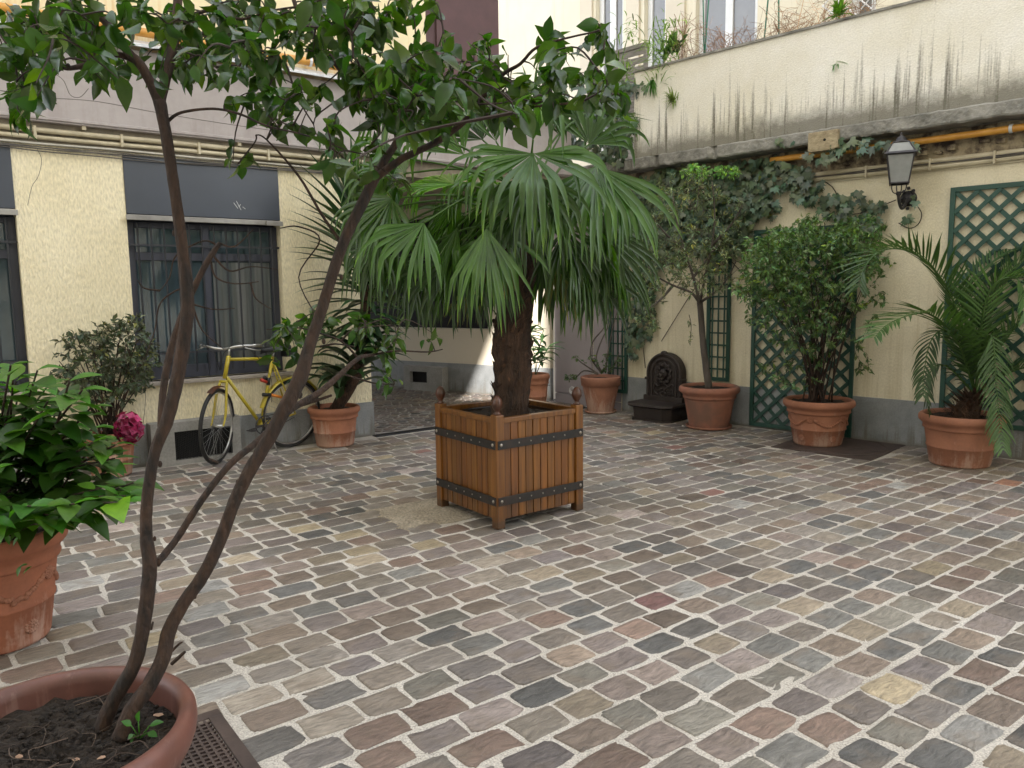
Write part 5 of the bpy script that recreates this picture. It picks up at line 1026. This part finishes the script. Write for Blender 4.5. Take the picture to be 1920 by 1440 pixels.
def feather(pth, L=.24, n=46, col=(1, 1, 1), droop=.35, vee=.35, dead=False):
    Sp = smooth_path(pth, 8); d = MB(); tube(d, Sp, np.linspace(.009, .002, len(Sp)), 5, col=np.array([1.2, 1.2, .8]))
    cum = np.concatenate([[0], np.cumsum(np.linalg.norm(np.diff(Sp, axis=0), axis=1))]); tot = cum[-1]
    for i in range(n):
        q = .12+.88*i/(n-1); s = q*tot; j = min(np.searchsorted(cum, s)-1, len(Sp)-2); f_ = (s-cum[j])/(cum[j+1]-cum[j]+1e-9); P = Sp[j]*(1-f_)+Sp[j+1]*f_; t = unit(Sp[j+1]-Sp[j]); sd_ = unit(np.cross(t, (0, 0, 1))); up = np.cross(sd_, t)
        l = L*(.55+.9*math.sin(math.pi*min(1, q*.9))**.8)*rng.uniform(.85, 1.1)*(.75 if q > .9 else 1)
        for s_ in (-1, 1):
            dr = unit(sd_*s_*.85+t*(.55+.5*q)+up*vee+rng.normal(0, .07, 3)); strap(d, P, dr, l, .019, droop, 5, col=np.array(col)*math.exp(rng.normal(0, .15)), up=up)
    d.build('frond', K['datel'] if not dead else K['dry'], dpm, smooth=True)
def pf(pts, Y0, Y1): return [hb_]+pxpath(pts, Y0, Y1)
feather(pf([(1800, 600), (1760, 515), (1705, 472), (1655, 470), (1622, 500), (1612, 535)], 6.35, 6.2), .26, 66, (.95, 1.0, .9), droop=.10, vee=.30)
feather(pf([(1795, 640), (1750, 592), (1710, 590), (1665, 608), (1640, 632)], 6.3, 5.9), .23, 54, (1.25, 1.3, 1.0), droop=.35, vee=.2)
feather(pf([(1850, 640), (1862, 640), (1868, 720), (1875, 800), (1880, 840)], 6.2, 5.9), .17, 42, (1.2, 1.2, 1.2), droop=1.3, vee=0)
feather(pf([(1850, 620), (1880, 540), (1930, 480), (1990, 470)], 6.4, 6.3), .24, 50); feather(pf([(1870, 660), (1920, 600), (1980, 590), (2040, 640)], 6.3, 5.9), .22, 44, (1.2, 1.2, 1))
feather(pf([(1800, 650), (1770, 620), (1745, 640), (1732, 700), (1730, 740)], 6.3, 6.1), .15, 30, (.7, .75, .8), droop=1.5, vee=0); feather(pf([(1842, 640), (1850, 580), (1880, 530), (1930, 520)], 6.45, 6.4), .20, 36, (.8, .85, .9))
feather(pf([(1890, 700), (1940, 690), (1990, 720)], 6.3, 6.0), .2, 30); feather(pf([(1810, 560), (1850, 500), (1900, 470)], 6.5, 6.6), .2, 34, (.85, .9, .9)); feather(pf([(1780, 690), (1750, 690), (1735, 730), (1742, 770)], 6.4, 6.3), .11, 20, (.5, .5, .5), 1.5, 0)
feather(pf([(1850, 560), (1900, 520), (1925, 560), (1940, 620)], 6.1, 5.7), .22, 40, (1.3, 1.35, 1)); 

# slender tree right of the fountain
ot = thing('olive_tree', 'slender single-trunked tree with small grey-green leaves, right of the fountain', 'tree', (*P_OV, .42))
SM, LMB, TMB = MB(), MB(), MB(); nodes = []
b = np.array([P_OV[0], P_OV[1], .40])
branch(SM, [(1322, 722), (1320, 660), (1315, 600), (1312, 565)], [19, 16, 15, 15], 8.24, bas=b)
for p in ([(1312, 568), (1295, 548), (1262, 535), (1235, 520), (1215, 500)], [(1312, 566), (1300, 520), (1285, 470), (1270, 420), (1262, 370)], [(1313, 565), (1322, 520), (1335, 460), (1340, 400), (1335, 340)], [(1314, 566), (1345, 545), (1365, 520), (1380, 490)], [(1300, 520), (1330, 480), (1360, 440)], [(1285, 470), (1250, 440), (1225, 410)], [(1335, 460), (1372, 420), (1392, 385)], [(1262, 535), (1240, 560), (1215, 580)]):
    nodes.append(branch(SM, p, np.linspace(8, 2.5, len(p)), 8.2+rng.uniform(-.1, .1), 8.1+rng.uniform(-.35, .3), n=8, sub=4))
SM.build('trunk', K['barkg'], ot, smooth=True); ND = np.concatenate(nodes); TG = []
for cx, cy, rx, ry, n in ((1300, 425, 100, 85, 210), (1330, 500, 75, 50, 150), (1240, 500, 50, 40, 45), (1290, 350, 60, 40, 50), (1220, 560, 30, 20, 10), (1290, 540, 50, 16, 14), (1215, 600, 22, 30, 14)): TG += ell(n, cx, cy, rx, ry, 8.15, .28)
crown(LMB, TMB, ND, TG, 9, .056, .30, 1, .002, spread=.75, droop=-.1)
TG = ell(34, 1335, 322, 60, 16, 8.0, .15); crown(LMB, TMB, ND, TG, 9, .05, .35, 1, .002, spread=.8, droop=.1, lcol=np.array([1.2, 1.9, .6]))
for p in ([(1292, 590), (1296, 610), (1294, 640)],): br2 = branch(TMB, p, [1.5, 1.5, 1.5], 8.1, n=4, sub=4); crown(LMB, TMB, br2, [br2[-1], br2[-3], br2[-5]], 9, .05, .3, 1, .001)
LMB.build('leaves', K['olive'], ot); TMB.build('twigs', K['twig'], ot)

# bushy many-stemmed shrub before the trellis
na = thing('nandina', 'dense bushy shrub with many thin stems in front of the left diamond trellis', 'shrub', (*P_NA, .40))
SM, LMB, TMB = MB(), MB(), MB(); nodes = []; b = np.array([*P_NA, .39])
for i in range(30):
    tx, ty = rng.uniform(1425, 1640), rng.uniform(440, 600); Y = 7.3+rng.uniform(-.35, .25); P = AtY(tx, ty, Y); b0 = b+np.array([rng.normal(0, .07), rng.normal(0, .05), 0]); M_ = b0*.5+P*.5+np.array([(b0[0]-P[0])*.12, 0, .06]); pth = smooth_path([b0, M_, P], 6); tube(SM, pth, np.linspace(.009, .003, len(pth)), 5, rough=.1); nodes.append(pth[5:])
SM.build('stems', K['bark'], na, smooth=True); ND = np.concatenate(nodes); TG, TG2 = [], []
for cx, cy, rx, ry, n in ((1530, 485, 125, 60, 360), (1455, 510, 62, 62, 150), (1430, 470, 40, 40, 40), (1620, 430, 40, 30, 40), (1480, 450, 60, 25, 40), (1610, 470, 50, 50, 60), (1520, 570, 100, 40, 130), (1560, 440, 70, 22, 50), (1400, 540, 22, 30, 16), (1660, 480, 20, 30, 14), (1540, 415, 50, 12, 22), (1650, 560, 14, 12, 5)): TG += ell(n, cx, cy, rx, ry, 7.25, .26)
for cx, cy, rx, ry, n in ((1480, 600, 70, 50, 50), (1580, 610, 50, 40, 26), (1510, 670, 45, 25, 26), (1420, 590, 30, 40, 16), (1640, 540, 25, 40, 8), (1625, 690, 30, 20, 10), (1450, 690, 30, 25, 8), (1635, 600, 20, 15, 4), (1400, 560, 25, 20, 6), (1500, 720, 40, 12, 8), (1610, 640, 20, 20, 4)): TG2 += ell(n, cx, cy, rx, ry, 7.15, .22)
crown(LMB, TMB, ND, TG, 9, .058, .42, 1, .0018, spread=.75, droop=.3, lcol=np.array([1.5, 1.5, 1.35])); crown(LMB, TMB, ND, TG2, 9, .058, .40, 1, .0018, spread=.75, droop=.35, lcol=1.15)
LMB.build('leaves', K['nand'], na); TMB.build('twigs', K['twig'], na)

# young plant behind the palm trunk
ol = thing('oleander', 'young narrow-leaved plant in the slim pot behind the palm trunk', 'plant', (*P_OL, .42)); d = MB(); b = np.array([*P_OL, .42])
for q in range(3):
    top = b+np.array([rng.normal(0, .07)+.03, rng.normal(0, .05), rng.uniform(.35, .62)]); pth = smooth_path([b, (b+top)/2+rng.normal(0, .02, 3), top], 4); tube(d, pth, .006, 6, col=(1, .9, .8))
    for k in range(18):
        P = pth[rng.integers(3, len(pth))]; a = rng.uniform(0, 6.28); strap(d, P, (math.cos(a), math.sin(a), rng.uniform(-.3, .9)), rng.uniform(.17, .27), .048, .9, 5, col=gcol(.2, 0)*1.2)
d.build('leaves', K['yucca'], ol, smooth=True)
# straggly vine in the pot beside the door
vi = thing('vine', 'straggly climbing vine with bare twisted stems in the smooth pot beside the mauve door', 'vine', (*P_VI, .40)); SM, LMB, TMB = MB(), MB(), MB(); nodes = []; b = np.array([*P_VI, .39])
for p in ([(1128, 700), (1108, 670), (1112, 640), (1135, 610), (1150, 560), (1160, 500), (1175, 440)], [(1130, 700), (1118, 675), (1125, 645), (1145, 600), (1158, 540)], [(1135, 700), (1140, 660), (1150, 610), (1165, 560)], [(1122, 702), (1095, 695), (1075, 712), (1060, 706)], [(1120, 700), (1105, 690), (1090, 680), (1082, 672)], [(1140, 700), (1155, 680), (1160, 660)]): nodes.append(branch(SM, p, np.linspace(4.5, 2, len(p)), 9.36, 9.5, n=6, sub=4))
SM.build('stems', K['barkg'], vi, smooth=True); ND = np.concatenate(nodes)
TG = ell(22, 1140, 680, 24, 18, 9.3, .08)+ell(8, 1068, 708, 14, 8, 9.3, .05)+ell(5, 1084, 672, 6, 6, 9.3, .05)+ell(5, 1108, 680, 12, 14, 9.3, .05); crown(LMB, TMB, ND, TG, 5, .045, .6, 1, .0014, spread=.8); LMB.build('leaves', K['nand'], vi); TMB.build('twigs', K['twig'], vi)

# ivy on the right wall
iv = wallthing(RW, 'ivy', 'dark green ivy spreading over the right wall from the fountain corner to the lantern', 'ivy'); LMB, SM = MB(), MB()
def ivy(cx, cy, rx, ry, n, off=0.0, dep=.14, L=.084, col=1.0, kind=2):
    for i in range(n):
        while True:
            a, b_ = rng.uniform(-1, 1, 2)
            if a*a+b_*b_ < 1: break
        o = off-rng.uniform(.015, dep); x, z = RW.px(cx+a*rx, cy+b_*ry, o); P = RW.w(x, o, z); th = rng.normal(-1.57, .6); dr = RW.u*math.cos(th)+np.array([0, 0, 1])*math.sin(th)-RW.n*rng.uniform(-.1, .5); nr = -RW.n+RW.u*rng.normal(0, .4)+np.array([0, 0, rng.uniform(0, .9)]); l = L*rng.uniform(.55, 1.25)
        leaf(LMB, P, dr, nr, l, l*.95, kind, gcol(.22, .01)*col)
for a in ((1300, 365, 115, 50, 520), (1225, 420, 50, 85, 480), (1340, 430, 70, 55, 260), (1400, 365, 50, 50, 260), (1365, 450, 30, 30, 50), (1205, 520, 30, 60, 120), (1200, 600, 28, 45, 90), (1190, 650, 16, 22, 24), (1475, 330, 45, 26, 60), (1510, 350, 30, 35, 55), (1565, 385, 32, 25, 50), (1615, 420, 40, 18, 40), (1640, 385, 22, 12, 16), (1450, 390, 10, 22, 12), (1600, 370, 14, 14, 8), (1420, 310, 60, 14, 40), (1250, 330, 50, 16, 60), (1460, 300, 20, 6, 8), (1700, 415, 8, 6, 4), (1715, 372, 5, 8, 3)): ivy(*a)
for a in ((1600, 270, 70, 10, 34), (1700, 268, 25, 8, 6), (1540, 295, 30, 8, 12), (1480, 262, 30, 5, 6)): ivy(*a, -.20, .08)
for a in ((1110, 250, 45, 50, 230), (1160, 250, 22, 45, 110), (1180, 230, 20, 22, 30), (1100, 200, 40, 20, 80), (1185, 165, 28, 14, 50), (1150, 290, 30, 20, 60)): ivy(*a, -.12, .2)
ivy(1330, 318, 60, 12, 90, -.1, .2, .05, np.array([1.3, 2.2, .7]), 1)
LMB.build('leaves', K['ivyleaf'], iv, smooth=True)
for p in ([(1210, 690), (1205, 620), (1215, 540), (1230, 450), (1260, 370)], [(1240, 640), (1290, 560), (1330, 500)], [(1400, 470), (1410, 400), (1440, 340), (1520, 320)], [(1520, 330), (1560, 350), (1590, 400), (1640, 390), (1680, 375)], [(1715, 380), (1728, 400), (1722, 420), (1705, 428), (1685, 418)], [(1280, 430), (1360, 480), (1420, 545), (1440, 560)]):
    P = [RW.w(*(lambda q: (q[0], -.03, q[1]))(RW.px(x, y, -.03))) for x, y in p]; tube(SM, smooth_path(P, 5), .005, 5)
SM.build('stems', K['twig'], iv)
# tufts growing out of the parapet, plants on the terrace
def tuft(name, label, px_, py_, off, n, L, w, col, droop=1.5, cat='plant', up=.5, mat_='nand', spread=.02):
    x, z = RW.px(px_, py_, off); P = RW.w(x, off, z); t = thing(name, label, cat, tuple(P)); d = MB()
    for i in range(n):
        dr = unit(rng.normal(0, .6, 3)-RW.n*.5+np.array([0, 0, up])); strap(d, P+RW.u*rng.normal(0, spread)+np.array([0, 0, rng.normal(0, spread*.6)]), dr, L*rng.uniform(.5, 1.2), w, droop*rng.uniform(.5, 1.5), 5, col=np.array(col)*math.exp(rng.normal(0, .2)))
    d.build('leaves', K[mat_], t, smooth=True); return t
tuft('wall_weed', 'pale yellow-green tuft sprouting from the face of the parapet', 1262, 190, -.235, 45, .16, .012, (3.2, 2.2, 1.4), 1.8)
tuft('wall_weed', 'tiny green sprig high on the parapet face above the broken ledge block', 1566, 118, -.235, 8, .12, .012, (1.6, 2, .7), .8, up=-.3)
bt_ = [(1240, 95, .45, 60, -.15), (1235, 130, .3, 40, -.2), (1250, 60, .3, 26, .0), (1165, 135, .25, 36, -.1), (1175, 60, .22, 22, .2)]
t = wallthing(RW, 'bamboo', 'yellow-green bamboo leaning over the left end of the parapet', 'bamboo'); d = MB()
for px_, py_, L, n, off in bt_:
    x, z = RW.px(px_, py_, off); P = RW.w(x, off, z)
    for i in range(n*2): strap(d, P+rng.normal(0, .09, 3)+RW.u*rng.normal(0, .05), unit(rng.normal(0, .6, 3)+[0, 0, .2]), .15*rng.uniform(.5, 1.2), .014, 1.6, 4, col=np.array([2.6, 2.2, .8])*math.exp(rng.normal(0, .3)))
for p in ([(1235, 170), (1245, 100), (1230, 30)], [(1170, 180), (1165, 120), (1180, 60)]):
    P = [RW.w(*(lambda q: (q[0], .05, q[1]))(RW.px(x, y, .05))) for x, y in p]; tube(d, smooth_path(P, 4), .006, 5, col=(2, 1.8, .8))
x, z = RW.px(1222, 150, -.26)
for i in range(26): strap(d, RW.w(x+rng.normal(0, .015), -.26, z), unit(rng.normal(0, .25, 3)+[0, 0, -.8]), .22*rng.uniform(.6, 1.1), .016, .6, 4, col=np.array([1.3, 1.9, .7]))
d.build('leaves', K['nand'], t, smooth=True)
def drybush(label, cx, cy, rx, ry, n, off, col, by):
    x, z = RW.px(cx, by, off); t = thing('dry_plant', label, 'dry plant', tuple(RW.w(x, off, z)), 0, 'dry plants along the terrace parapet'); d = MB()
    for i in range(n):
        xb, zb_ = RW.px(cx+rng.uniform(-1, 1)*rx*.8, by, off); xt, zt_ = RW.px(cx+rng.uniform(-1, 1)*rx*1.1, cy+rng.uniform(-1, .8)*ry, off); o1, o2 = off+rng.uniform(-.1, .3), off+rng.uniform(-.2, .5)
        A = RW.w(xb, o1, zb_-.1); B = RW.w(xt, o2, zt_); M_ = (A+B)/2+rng.normal(0, .08, 3)+np.array([0, 0, .05]); pth = smooth_path([A, M_, B], 4); c = np.array(col)*math.exp(rng.normal(0, .25)); tube(d, pth, rng.uniform(.0015, .0035), 4, col=c)
        for k in range(4):
            P = pth[rng.integers(3, len(pth))]; tube(d, smooth_path([P, P+rng.normal(0, .05, 3), P+rng.normal(0, .1, 3)+[0, 0, -.04]], 2), .0014, 3, col=c)
    d.build('stems', K['dry'], t); return t
drybush('reddish dry stems hanging over the parapet left of the two-pane window', 1285, 75, 40, 55, 40, .12, (1.1, .95, .8), 125)
drybush('dense brown dry creeper heaped on the parapet below the two-pane window', 1370, 90, 55, 45, 80, .1, (1.0, .85, .75), 110)
drybush('thin pale dry stems on the parapet right of the two-pane window', 1490, 45, 60, 45, 50, .15, (1.3, 1.15, .9), 70)
drybush('sparse dry stems at the top of the sloping parapet line near the white lattice', 1580, 20, 50, 30, 40, .15, (1.3, 1.1, .8), 45)
for i, (p0, p1) in enumerate((((1322, 110), (1318, -20)), ((1318, 110), (1330, -20)), ((1428, 82), (1442, -20)), ((1462, 72), (1460, -20)))):
    A = RW.px(*p0, .3); B = RW.px(*p1, .3); d = MB(); tube(d, [RW.w(A[0], .3, A[1]-.3), RW.w(B[0], .3, B[1])], .008, 6)
    d.build('plant_stake', K['greenstake'], None, label=('green plant stake leaning left in front of the two-pane window', 'green plant stake crossing another before the two-pane window', 'dark green plant stake leaning right beyond the two-pane window', 'thin upright green plant stake, rightmost of the four')[i], cat='stake', group='green plant stakes on the terrace')
tuft('succulent', 'bright green leafy plant on the parapet edge at the top right', 1572, 28, .05, 40, .16, .03, (2.0, 2.2, .5), .6, up=.7)
tuft('terrace_plant', 'grey-green round leafy plant on the parapet beside the bamboo', 1262, 92, .05, 40, .13, .05, (1.2, 1.3, 1.3), .8, up=.7, spread=.06)
t = wallthing(RW, 'planter_box', 'weathered grey slatted wooden box standing on the terrace corner behind the parapet', 'box', (RW.px(1143, 140, .25)[0], .25, 3.5)); x1 = RW.px(1212, 140, .25)[0]-RW.px(1143, 140, .25)[0]; zz = RW.px(1170, 92, .25)[1]-3.5
d = MB(); 
for k in range(8): box(d, .05, x1-.04, .0, .02, zz-.11-k*.1, zz-.04-k*.1)
d.build('slats', K['greywood'], t, world=False); d = MB(); box(d, 0, .05, -.01, .03, -.5, zz); box(d, x1-.04, x1, -.01, .03, -.5, zz); box(d, 0, x1, -.012, .03, zz-.035, zz+.01); box(d, -.0, .02, .03, .5, -.5, zz); d.build('box_frame', K['greywood'], t, world=False)
x, z = tb(1545, 0); x1, _ = tb(1640, 0)
t = wallthing(TB, 'lattice_screen', 'white diamond lattice screen on the terrace house at the top right', 'lattice', (x, -.05, z-1.2)); d = MB(); w_ = x1-x
for k in range(-8, 12):
    for sg in (1, -1):
        xa, xb = max(0, k*.22), min(w_, k*.22+2.0)
        if xb-xa < .05: continue
        za, zb2 = (xa-k*.22, xb-k*.22) if sg > 0 else (2.0-(xa-k*.22), 2.0-(xb-k*.22)); tube(d, [(xa, 0.01*sg, za), (xb, .01*sg, zb2)], .010, 4)
d.build('lattice_slats', K['white'], t, world=False)
